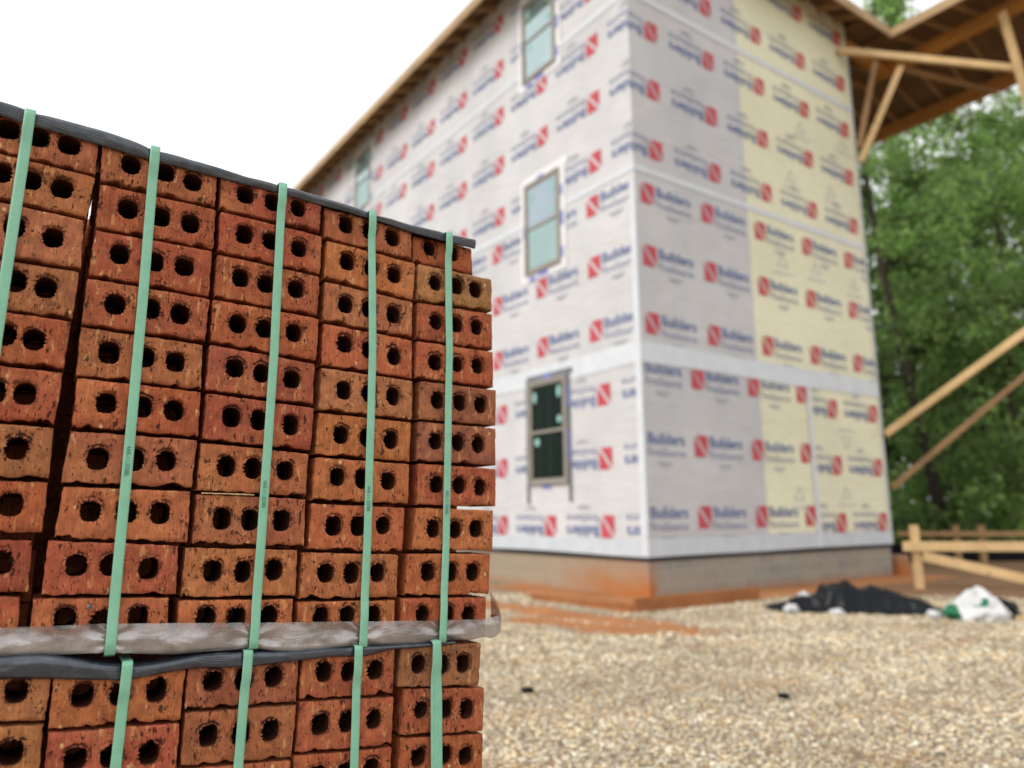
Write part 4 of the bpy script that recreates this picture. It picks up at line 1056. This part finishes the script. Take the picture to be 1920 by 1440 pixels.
# tapes over the seams
def band(z0, z1, off=.011, mat='tape', sag=.0, u0_=0.0, name='seam_tape'):
    n = 26; v = []; f_ = []
    path = [(off*-1, WL*(1-i/n), WL*(1-i/n)) for i in range(n)] + [(-off, -off, 0)] + [(UW*i/n, -off, -UW*i/n) for i in range(1, n+1)]
    for x, y, s in path:
        dz = .022*noise.noise(Vector((s*.45, z0, 2))); dz2 = .022*noise.noise(Vector((s*.5, z1, 7)))
        v += [(x, y, z0+dz), (x, y, z1+dz2)]
    for i in range(len(path)-1): f_.append((2*i, 2*i+2, 2*i+3, 2*i+1))
    return mesh_obj(name, v, f_, M[mat], wrap)
band(3.47, 3.80); band(6.56, 6.67); band(9.66, 9.78); band(.60, .84, .013, 'tape2', name='base_tape')
mb = MB(); mb.quad((-.014, .13, .62), (-.014, -.014, .62), (-.014, -.014, 6.4), (-.014, .10, 6.4)); mb.build('corner_tape', M['tape'], wrap)
mb = MB(); mb.quad((4.17, -.0155, .61), (4.30, -.0155, .61), (4.28, -.0155, 3.45), (4.17, -.0155, 3.45)); mb.build('seam_tape', M['tape'], wrap)
mb = MB(); mb.quad((UW-.06, -.0155, .61), (UW+.004, -.0155, .61), (UW+.004, -.0155, 11.2), (UW-.045, -.0155, 11.2)); mb.build('corner_tape', M['tape'], wrap)

# windows on the long side: (w centre, sill z, width, height, glass of upper and lower sash, tape style)
def window(wc, z0, wd, ht, gu, gl, style, seed):
    rd = random.Random(seed); W2 = wd/2
    win = empty('window', (0, wc, z0)); win.parent = house
    def fr(mb, y0, y1, za, zb, x0=-.055, x1=.0): mb.box((x0, y0, za), (x1, y1, zb))
    mb = MB(); t = .055
    fr(mb, -W2, -W2+t, 0, ht); fr(mb, W2-t, W2, 0, ht); fr(mb, -W2+t, W2-t, ht-t, ht); fr(mb, -W2+t, W2-t, 0, t)
    bevel(mb.build('frame', M['frame'], win), .006)
    mid = ht*.5
    for nm, za, zb, x1, gm in (('upper_sash', mid-.03, ht-t, -.040, gu), ('lower_sash', t, mid+.03, -.030, gl)):
        mb = MB(); s = .048; y0, y1 = -W2+t, W2-t
        x0 = x1+.0
        mb.box((x1, y0, za), (x1+.02, y0+s, zb)); mb.box((x1, y1-s, za), (x1+.02, y1, zb)); mb.box((x1, y0+s, zb-s), (x1+.02, y1-s, zb)); mb.box((x1, y0+s, za), (x1+.02, y1-s, za+s))
        sash = bevel(mb.build('sash', M['frame'], win), .004)
        g = MB().quad((x1+.010, y1-s, za+s), (x1+.010, y0+s, za+s), (x1+.010, y0+s, zb-s), (x1+.010, y1-s, zb-s))
        g.build('pane', M[gm], sash)
        for yy, zz, rr_, el in (((y0+s+.10, zb-s-.16, .055, 2.0), (y1-s-.09, zb-s-.2, .055, 1.9), (y0+s+.09, za+s+.16, .06, 1.1)) if nm == 'upper_sash' else ((y1-s-.14, zb-s-.16, .07, 1.0),)):
            n = 20; v = [(x1+.006, yy+rr_*math.cos(a), zz+rr_*el*math.sin(a)) for a in [2*math.pi*k/n for k in range(n)]]
            mesh_obj('sticker', v, [tuple(range(n))[::-1]], M['sticker'], sash)
    mb = MB()
    if style == 'white':
        T = .15
        def q(y0, y1, za, zb, x=-.016): mb.quad((x, y1, za), (x, y0, za), (x, y0, zb), (x, y1, zb))
        q(-W2-T, -W2, -T*.9, ht+T*.5); q(W2, W2+T, -T*.5, ht+T*.6); q(-W2-T-.08, W2+T*.4, ht, ht+T*1.05, -.0175); q(-W2-T, W2+T, -T*.9, 0, -.0145)
        for (y, z, a, b) in ((W2*.1, ht+.03, .10, .045), (-W2-.05, ht*.45, .035, .13), (-W2-.05, ht*.75, .03, .10), (W2+.05, ht*.5, .03, .12), (0, -.06, .14, .04), (-W2-.05, ht*.1, .03, .1), (W2*.6, -.09, .1, .04)):
            mb.quad((-.0195, y+a, z-b), (-.0195, y-a, z-b), (-.0195, y-a, z+b), (-.0195, y+a, z+b), 1)
        mb.build('flashing_tape', [M['flash' if style == 'white' else 'flange'], M['bluemark']], win)
    else:
        mb.quad((-.016, W2+.085, -.32), (-.016, W2, -.32), (-.016, W2, ht+.04), (-.016, W2+.085, ht+.04))
        mb.quad((-.016, -W2, -.30), (-.016, -W2-.085, -.30), (-.016, -W2-.085, ht+.06), (-.016, -W2, ht+.06))
        mb.quad((-.018, W2+.06, ht), (-.018, -W2-.16, ht), (-.018, -W2-.16, ht+.10), (-.018, W2+.06, ht+.10))
        for (y, z, a, b) in ((0, ht+.045, .12, .03), (.05, -.035, .12, .03), (-W2-.045, ht*.35, .02, .25), (-W2-.04, ht*.8, .02, .2)):
            mb.quad((-.0195, y+a, z-b), (-.0195, y-a, z-b), (-.0195, y-a, z+b), (-.0195, y+a, z+b), 1)
        mb.build('flashing_tape', [M['flash' if style == 'white' else 'flange'], M['bluemark']], win)
    return win
window(2.29, 1.72, 1.08, 1.84, 'glass_dark', 'glass_dark', 'grey', 1)
window(2.35, 5.57, 1.04, 1.78, 'glass_mid', 'glass_teal', 'white', 2)
window(2.38, 9.46, 1.02, 1.72, 'glass_up', 'glass_up', 'white', 3)
window(10.5, 9.60, 1.06, 1.72, 'glass_up', 'glass_teal', 'white', 4)
window(10.5, 5.57, 1.06, 1.78, 'glass_up', 'glass_teal', 'white', 5)

# roof: low hip with open rafter tails
OV, ZF0, ZF1 = .60, 11.42, 11.63
X0, X1, Y0, Y1 = -OV, UW+OV+.1, -OV, WL+OV; RZ = ZF1 + (X1-X0)/2*.36
rx = (X0+X1)/2; ra, rb_ = Y0+(X1-X0)/2, Y1-(X1-X0)/2
v = [(X0, Y0, ZF1), (X1, Y0, ZF1), (X1, Y1, ZF1), (X0, Y1, ZF1), (rx, ra, RZ), (rx, rb_, RZ)]
roof = mesh_obj('roof', v, [(0, 1, 4), (1, 2, 5, 4), (2, 3, 5), (3, 0, 4, 5)], M['osb'], house)
sm = roof.modifiers.new('thickness', 'SOLIDIFY'); sm.thickness = .02; sm.offset = 1
v2 = [(x, y, z+.027) for x, y, z in v]
mesh_obj('roof_underlay', v2, [(0, 1, 4), (1, 2, 5, 4), (2, 3, 5), (3, 0, 4, 5)], M['shingle'], roof)
mb = MB(); mb.box((X0-.038, Y0-.038, ZF0), (X0, Y1, ZF1-.004)); mb.build('fascia', M['fascia'], roof)
mb = MB(); mb.box((X0, Y0-.038, ZF0), (X1, Y0, ZF1-.004)); mb.build('fascia', M['fascia'], roof)
def rafter_tail(a, b):
    mb = MB(); mb.bar(a, b, .045, .14); mb.build('rafter_tail', M['rafter'], roof)
y = .2
while y < WL:
    rafter_tail((X0+.001, y, ZF1-.10), (.25, y, ZF1-.10+.85*.36)); y += .61
x = .15
while x < UW:
    rafter_tail((x, Y0+.001, ZF1-.10), (x, .25, ZF1-.10+.85*.36)); x += .61
rafter_tail((X0+.01, Y0+.01, ZF1-.10), (.2, .2, ZF1-.10+.8*.36))

# open porch wing carried past the far corner
px0, px1, py0, py1 = UW+OV+.11, 11.55, -9.5, 5.0
porch = empty('porch_roof', (0, 0, 0)); porch.parent = house
pz = ZF1-.06; prz = pz + (px1-px0)/2*.20; pm = (px0+px1)/2
v = [(px0, py0, pz), (pm, py0, prz), (px1, py0, pz-.25), (px1, py1, pz-.25), (pm, py1, prz), (px0, py1, pz)]
dk = mesh_obj('roof_deck', v, [(0, 1, 4, 5), (1, 2, 3, 4)], M['osb'], porch)
sm = dk.modifiers.new('thickness', 'SOLIDIFY'); sm.thickness = .03; sm.offset = 1
mb = MB().box((px0-.038, py0, ZF0-.04), (px0, -.60, pz-.003)); mb.build('fascia', M['fascia'], porch)
MB().box((UW+.01, -.52, 11.70), (8.5, py1-.3, 11.72)).build('roof_deck', M['osb'], porch)
mb = MB().box((8.28, py0, 11.16), (8.42, .25, 11.46)); bevel(mb.build('beam', M['beam'], porch), .006)
mb = MB().box((10.72, py0, 10.98), (10.86, 4.6, 11.28)); bevel(mb.build('beam', M['beam'], porch), .006)
y = py0+.3
while y < 4.6:
    mb = MB(); mb.bar((px0+.01, y, pz-.09), (pm, y, prz-.09), .042, .15); mb.bar((pm, y, prz-.09), (px1, y, pz-.34), .042, .15)
    mb.build('rafter', M['rafter'], porch); y += .61
# plate along the house wall under the wing and a joist crossing it
mb = MB(); mb.bar((8.3, -.4, 11.10), (10.8, -1.3, 10.94), .05, .14); mb.build('ceiling_joist', M['rafter'], porch)
mb = MB(); mb.box((UW+.02, -.05, 11.12), (8.27, .09, 11.40)); mb.build('beam', M['beam'], porch)
# far posts that carry the wing
for (x, y) in ((8.35, -9.2), (10.79, -9.2), (10.79, 4.4)):
    mb = MB().box((x-.07, y-.07, 0), (x+.07, y+.07, 11.15 if x < 9 else 10.97)); mb.build('post', M['pine'], porch)

def timber(name, a, b, w_, h, mat, label, cat='timber brace', group='temporary bracing under the porch wing', up=(0, 0, 1)):
    A, B_ = hw(*a), hw(*b); mid = (A+B_)/2
    mb = MB(); mb.bar(A-mid, B_-mid, w_, h, up); o = bevel(mb.build(name, M[mat], None), .004)
    o.location = mid; return tag(o, label, cat, group)
timber('timber_brace', (6.23, -.05, 10.98), (8.36, -2.56, 9.99), .09, .14, 'pine', 'pale timber running level from the top of the yellow wall to the leaning prop')
timber('timber_brace', (6.70, -.06, 8.55), (7.12, -.90, 10.50), .05, .13, 'pine', 'front knee brace rising from the yellow wall edge to the level timber')
timber('timber_brace', (6.74, -.03, 8.90), (7.24, -.30, 10.95), .05, .12, 'pine_dim', 'thin knee brace behind the front one under the porch eave')
timber('timber_prop', (8.07, -2.52, 11.15), (9.55, -3.35, .02), .14, .09, 'pine', 'tall pale prop leaning under the near porch beam', 'timber prop')
timber('timber_brace', (6.70, -.05, 2.74), (8.05, -5.70, 6.62), .09, .14, 'pine', 'bright long diagonal timber crossing the trees beside the yellow wall')
timber('timber_brace', (8.31, .80, 1.72), (11.6, -1.08, 4.49), .06, .12, 'pine_dim', 'dull brown lower diagonal timber crossing the trees beside the yellow wall')

# ------------------------------------------------------------------ boards and blocks at the foot of the house
mb = MB(); mb.bar((0, 0, 0), (2.35, 0, 0), .045, .17)
o = bevel(mb.build('form_board', M['clay_board'], None), .005); p = hw(-1.15, -.86, .085); o.location = p; o.rotation_euler = (0, 0, HROT - R(2))
tag(o, 'clay-stained board on edge along the ground in front of the block base', 'board')
mb = MB(); mb.bar((0, 0, 0), (1.9, 0, 0), .05, .10)
o = bevel(mb.build('form_board', M['clay_board'], None), .005); o.location = hw(-1.1, -.80, .045); o.rotation_euler = (0, 0, HROT + R(96))
tag(o, 'low clay-covered board running off along the long side of the block base', 'board')
mb = MB(); mb.box((-.2, -.2, 0), (.2, .2, .19)); mb.box((-.2, -.2, .195), (.12, .2, .37))
o = bevel(mb.build('concrete_block', M['block'], None), .01); o.location = hw(6.95, .12, 0); o.rotation_euler = (0, 0, HROT)
tag(o, 'grey concrete blocks stacked against the far end of the block base', 'concrete block')

# ------------------------------------------------------------------ batter boards
bb = empty('batter_board', (6.42, 12.19, 0)); tag(bb, 'pale timber stake with level rail and sloping brace standing nearest beside the house', 'batter board', 'timber batter boards')
mb = MB().box((-.055, -.05, -.02), (.055, .05, 1.0)); bevel(mb.build('stake', M['pine'], bb), .006)
mb = MB(); mb.bar((-.24, -.075, .67), (3.6, -.075, .63), .045, .15); bevel(mb.build('rail', M['pine'], bb), .005)
mb = MB(); mb.bar((.03, -.14, .52), (2.3, -.26, -.02), .045, .15); bevel(mb.build('brace', M['pine'], bb), .005)
mb = MB().box((3.3, -.05, -.02), (3.41, .05, 1.0)); bevel(mb.build('stake', M['pine'], bb), .006)
b2 = empty('batter_board', (10.4, 17.9, 0)); tag(b2, 'darker distant pair of stakes joined by a rail in front of the black silt fence', 'batter board', 'timber batter boards')
for x in (0, .58):
    mb = MB(); mb.bar((x, 0, -.02), (x+(.02 if x else 0), 0, .88), .13, .10, (0, 1, 0)); mb.build('stake', M['pine_dim'], b2)
mb = MB(); mb.bar((-1.4, -.08, .70), (3.6, -.08, .66), .05, .12); mb.build('rail', M['pine_dim'], b2)

# silt fence
n = 60; v = []; f_ = []
for i in range(n+1):
    x = 7.5 + 16*i/n; yb = 18.7 + .25*noise.noise(Vector((x*.4, 0, 0)))
    for z in (-.05, .2, .40 + .03*noise.noise(Vector((x, 5, 0)))): v.append((x, yb+.06*noise.noise(Vector((x*2, z*4, 1))), z))
for i in range(n):
    for j in range(2): a = i*3+j; f_.append((a, a+3, a+4, a+1))
sf = mesh_obj('silt_fence', v, f_, M['silt'], None, True); tag(sf, 'low black silt fence along the edge of the woods', 'silt fence')
for i in range(7):
    x = 7.8+i*2.5; MB().box((x-.025, 18.74, -.1), (x+.025, 18.79, .55)).build('stake', M['pine_dim'], sf)

# ------------------------------------------------------------------ rubbish by the corner
def crumple(name, outline_len, wid, hfun, mat, loc, rz, amp, seed, label, cat, nx_=70, ny_=30, group=None, matfn=None):
    v = []; f_ = []; mi = []; s = Vector((seed*3.1, seed*1.7, seed*.9))
    for i in range(nx_+1):
        for j in range(ny_+1):
            a, b = i/nx_*2-1, j/ny_*2-1
            # pull the square grid into an irregular rounded patch
            k = 1 - .22*noise.noise(Vector((a*2, b*2, seed))) 
            rr_ = max(abs(a), abs(b)); ln_ = math.hypot(a, b) or 1
            ca, cb = a*rr_/ln_*(.35)+a*.65, b*rr_/ln_*(.35)+b*.65
            x, y_ = ca*outline_len/2*k, cb*wid/2*k
            e = max(0, 1-rr_**3)
            q = Vector((x*3.4, y_*3.4, 0))+s
            ridge = (1-abs(noise.noise(q))*2.2) + .5*(1-abs(noise.noise(q*2.3))*2.2)
            z = hfun(ca, cb)*e + amp*ridge*(.25+.75*e) 
            v.append((x+amp*.8*noise.noise(q*2+Vector((9, 0, 0))), y_+amp*.8*noise.noise(q*2+Vector((0, 9, 0))), max(z, .004+.004*rr_)))
    for i in range(nx_):
        for j in range(ny_):
            a = i*(ny_+1)+j; f_.append((a, a+ny_+1, a+ny_+2, a+1))
            if matfn: mi.append(matfn(v[a], i/nx_*2-1, j/ny_*2-1))
    o = mesh_obj(name, v, f_, mat, None, True, mi if matfn else None)
    o.location = loc; o.rotation_euler = (0, 0, rz); return tag(o, label, cat, group)
def sm_(x): x = min(1, max(0, x)); return x*x*(3-2*x)
def prof(a):
    pts = [(-1, .10), (-.85, .14), (-.6, .18), (-.42, .17), (-.30, .33), (-.12, .36), (.2, .30), (.6, .22), (.85, .17), (1, .08)]
    for (x0, y0), (x1, y1) in zip(pts, pts[1:]):
        if a <= x1: return y0+(y1-y0)*sm_((a-x0)/(x1-x0))
    return .08
crumple('plastic_sheeting', 2.05, .74, lambda a, b: prof(a)*.84*sm_((1-abs(b+.05))*2.6)*(1-.12*b),
        M['sheeting'], (4.26, 9.72, .0), R(-15), .05, 3, 'long crumpled heap of black plastic sheeting on the gravel by the block base', 'plastic sheeting', 120, 48)
def wad(name, rad, mat, loc, rz, amp, seed, label, cat, group=None, taper=0.0, matfn=None, sub=4, freq=2.2):
    b = bmesh.new(); bmesh.ops.create_icosphere(b, subdivisions=sub, radius=1); s = Vector((seed*3.7, seed*1.9, seed))
    for v in b.verts:
        p = v.co.copy(); k = 1 + amp*((1-abs(noise.noise(p*freq+s))*2.4) + .5*(1-abs(noise.noise(p*freq*2.2+s))*2.4) - .6)
        p *= k
        if taper: t = max(0, p.z); p.x = p.x*(1-taper*t) + .12*t; p.y *= 1-taper*t
        p.z = max(p.z, -.35) 
        v.co = Vector((p.x*rad[0], p.y*rad[1], (p.z+.35)*rad[2]/1.35))
    if matfn:
        for f_ in b.faces: f_.material_index = matfn(f_.calc_center_median())
    for f_ in b.faces: f_.smooth = True
    me = bpy.data.meshes.new(name); b.to_mesh(me); b.free()
    for m_ in (mat if isinstance(mat, list) else [mat]): me.materials.append(m_)
    o = link(bpy.data.objects.new(name, me)); o.location = loc; o.rotation_euler = (0, 0, rz); return tag(o, label, cat, group)
wad('plastic_sheeting', (.16, .15, .20), M['sheeting'], (5.66, 8.98, 0), .4, .30, 7, 'small black bundle of sheeting lying beyond the white bag', 'plastic sheeting')
wad('white_bag', (.32, .25, .35), [M['bagwhite'], M['baggreen']], (5.24, 8.80, 0), R(-8), .17, 12, 'crumpled white bag with green print slumped beside the black sheeting', 'bag', taper=.55, sub=5, freq=1.7,
    matfn=lambda p: 1 if (p.x < -.22 and p.z < .17 and p.y < .05) or (noise.noise(p*9+Vector((4, 2, 0))) > .34 and p.z > .16) else 0)
for (x, y_, z, s, lb) in ((3.45, 9.62, .0, .10, 'crumpled white wrapper at the end of the black sheeting nearest the board'),
                          (3.72, 9.9, .15, .065, 'cream paper scrap lying on top of the black sheeting'),
                          (3.90, 9.36, .0, .07, 'greyish white scrap on the gravel in front of the black sheeting'),
                          (4.92, 9.06, .0, .08, 'dirty white scrap between the black sheeting and the green-printed bag')):
    wad('wrapper', (s*1.2, s*.8, s*.9), M['bagwhite'], (x, y_, z), x*3, .55, x*10, lb, 'wrapper', 'white scraps round the black sheeting', sub=3)
mb = MB(); mb.bar((0, 0, 0), (.42, -.1, .02), .05, .03); o = mb.build('stick', M['pine'], None); o.location = (5.62, 8.70, .035)
tag(o, 'short pale stick on the ground past the white bag', 'stick')

# ------------------------------------------------------------------ trees
LEAFPAL = np.array([(.18, .30, .075), (.22, .345, .09), (.135, .23, .065), (.275, .395, .115), (.185, .285, .10), (.11, .185, .06)])
def leaf_mesh(centres, radii, per, size, tonek):
    n = len(centres)*per
    c = np.repeat(centres, per, 0); r_ = np.repeat(radii, per, 0)
    d = rng.normal(size=(n, 3)); d /= np.linalg.norm(d, axis=1)[:, None]
    p = c + d*(rng.random((n, 1))**.55)*r_*np.array([1, 1, .85])
    s = size*(.6+.8*rng.random(n)); 
    nrm = rng.normal(size=(n, 3))+np.array([0, 0, .6]); nrm /= np.linalg.norm(nrm, axis=1)[:, None]
    t = np.cross(nrm, rng.normal(size=(n, 3))); t /= np.linalg.norm(t, axis=1)[:, None]; b = np.cross(nrm, t)
    q = [p + t*(s*.5)[:, None], p + b*(s*.30)[:, None] + nrm*(s*.06)[:, None], p - t*(s*.5)[:, None], p - b*(s*.30)[:, None] + nrm*(s*.06)[:, None]]
    V = np.stack(q, 1).reshape(-1, 3); F = np.arange(n*4).reshape(-1, 4)
    k = np.repeat(tonek, per)
    col = LEAFPAL[rng.integers(0, len(LEAFPAL), n)]*(k*(.8+.4*rng.random(n)))[:, None]
    return V, F, np.concatenate([np.clip(col, 0, .6), np.ones((n, 1))], 1)
def raw_mesh(name, V, F, mat, col=None):
    me = bpy.data.meshes.new(name); k = F.shape[1]
    me.vertices.add(len(V)); me.vertices.foreach_set('co', V.astype(np.float32).ravel())
    me.loops.add(F.size); me.loops.foreach_set('vertex_index', F.ravel().astype(np.int32))
    me.polygons.add(len(F)); me.polygons.foreach_set('loop_start', np.arange(0, F.size, k, dtype=np.int32))
    me.update(calc_edges=True); me.materials.append(mat)
    if col is not None: me.attributes.new('tone', 'FLOAT_COLOR', 'FACE').data.foreach_set('color', col.astype(np.float32).ravel())
    return bpy.data.objects.new(name, me)
def tree(x, y, h, rad, z0, seed, label, nclump=70, per=105, size=.26, lean=(0, 0), tr=.16, bright=1.0):
    rd = random.Random(seed); root = empty('deciduous_tree', (x, y, 0)); tag(root, label, 'tree', 'trees of the wood behind the house')
    mb = MB(); top = Vector((lean[0], lean[1], h*.9))
    def axis_pt(t): return Vector((top.x*t + .25*math.sin(t*4+seed), top.y*t + .2*math.sin(t*3+seed*2), top.z*t))
    mb.tube([axis_pt(i/9) - (Vector((0, 0, .15)) if i == 0 else Vector()) for i in range(10)], [tr*(1-.82*i/9)*(1.35 if i == 0 else 1) for i in range(10)], 9)
    cs = []; rs = []; tn = []
    nl = 15
    for i in range(nl):
        t = (z0/h) + (1-z0/h)*(i/(nl-1))*.92; a = rd.uniform(0, 6.28); sh = math.sin(math.pi*min(1, .16+.84*(1-(i/(nl-1)))))**.6
        L = rad*(.45+.75*sh)*rd.uniform(.7, 1.1); s = axis_pt(min(t, .97)); e = s + Vector((math.cos(a)*L, math.sin(a)*L, L*rd.uniform(.1, .55)))
        md = (s+e)/2 + Vector((0, 0, -.12*L)); mb.tube([s, md, e], [tr*.34*(1-t*.6), tr*.22*(1-t*.6), .015], 6)
        for k in range(max(2, nclump//nl)):
            f__ = rd.uniform(.3, 1.08); p = s + (e-s)*f__ + Vector((rd.gauss(0, .55), rd.gauss(0, .55), rd.gauss(0, .5)))
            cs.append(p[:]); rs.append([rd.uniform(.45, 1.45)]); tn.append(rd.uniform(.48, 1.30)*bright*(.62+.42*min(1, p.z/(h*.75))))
    mb.build('trunk', M['bark'], root, True)
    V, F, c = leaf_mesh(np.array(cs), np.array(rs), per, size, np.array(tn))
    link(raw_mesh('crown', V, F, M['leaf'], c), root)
TREES = [  # x, y, height, radius, lowest limb, label extras
 (13.6, 24.5, 17.5, 3.4, 2.2, (-1.2, 0), .21, 1.0, 'dark-trunked tree standing nearest the yellow wall, its trunk bare between leaves'),
 (17.2, 26.0, 16.0, 3.6, 1.8, (.5, 0), .17, 1.15, 'bright green tree behind the diagonal timbers'),
 (20.6, 25.0, 15.0, 3.5, 2.0, (.8, 0), .18, .95, 'leafy tree at the picture edge under the porch wing'),
 (15.6, 31.0, 19.0, 3.8, 2.5, (0, 0), .2, .85, 'taller tree rising behind the nearest dark trunk'),
 (19.6, 33.0, 20.0, 4.2, 2.5, (.5, 0), .22, .8, 'dark full-crowned tree deep in the wood beyond the diagonal timbers'),
 (24.0, 31.0, 19.0, 4.0, 2.0, (.5, 0), .2, .9, 'dense tree deep in the wood beyond the leaning prop'),
 (20.6, 38.5, 36.0, 4.4, 10.0, (.5, 0), .28, 1.0, 'very tall tree whose top shows over the roof in the eave gap'),
 (23.6, 37.0, 25.0, 4.4, 4.0, (.6, 0), .24, .95, 'tall pale tree beside the one in the eave gap'),
 (13.2, 38.0, 17.0, 4.2, 3.0, (0, 0), .22, .8, 'distant tree mostly hidden behind the house'),
 (18.6, 28.8, 20.5, 3.6, 5.0, (.3, 0), .18, .95, 'slender tree filling the view under the porch beam'),
 (22.4, 29.0, 21.0, 3.8, 4.0, (.2, 0), .18, 1.0, 'broad light green tree beyond the leaning prop under the porch'),
 (26.0, 38.0, 21.0, 4.5, 3.0, (0, 0), .22, .8, 'distant tree at the far end of the wood'),
]
for i, (x, y, h, rad, z0, lean, tr, br, lb) in enumerate(TREES):
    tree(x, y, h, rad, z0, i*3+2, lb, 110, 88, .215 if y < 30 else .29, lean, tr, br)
def undergrowth():
    cs, rs, tn = [], [], []; rd = random.Random(8)
    for i in range(420):
        x = rd.uniform(9, 30); y = rd.uniform(21.5, 34); cs.append((x, y, rd.uniform(.2, 1.2+ (y-21)*.22))); rs.append([rd.uniform(.5, 1.1)]); tn.append(rd.uniform(.4, 1.0))
    V, F, c = leaf_mesh(np.array(cs), np.array(rs), 85, .26, np.array(tn))
    tag(link(raw_mesh('undergrowth', V, F, M['leaf'], c)), 'dark leafy undergrowth filling the foot of the wood', 'undergrowth', kind='stuff')
undergrowth()
def far_wood():
    cs, rs, tn = [], [], []; rd = random.Random(18)
    for i in range(330):
        x = rd.uniform(6, 52); y = rd.uniform(45, 58); cs.append((x, y, rd.uniform(0, 11)**1.0)); rs.append([rd.uniform(1.2, 2.2)]); tn.append(rd.uniform(.25, .7))
    V, F, c = leaf_mesh(np.array(cs), np.array(rs), 70, .6, np.array(tn))
    tag(link(raw_mesh('woods', V, F, M['leaf'], c)), 'shaded mass of woods closing the view behind the trees', 'woods', kind='stuff')
far_wood()
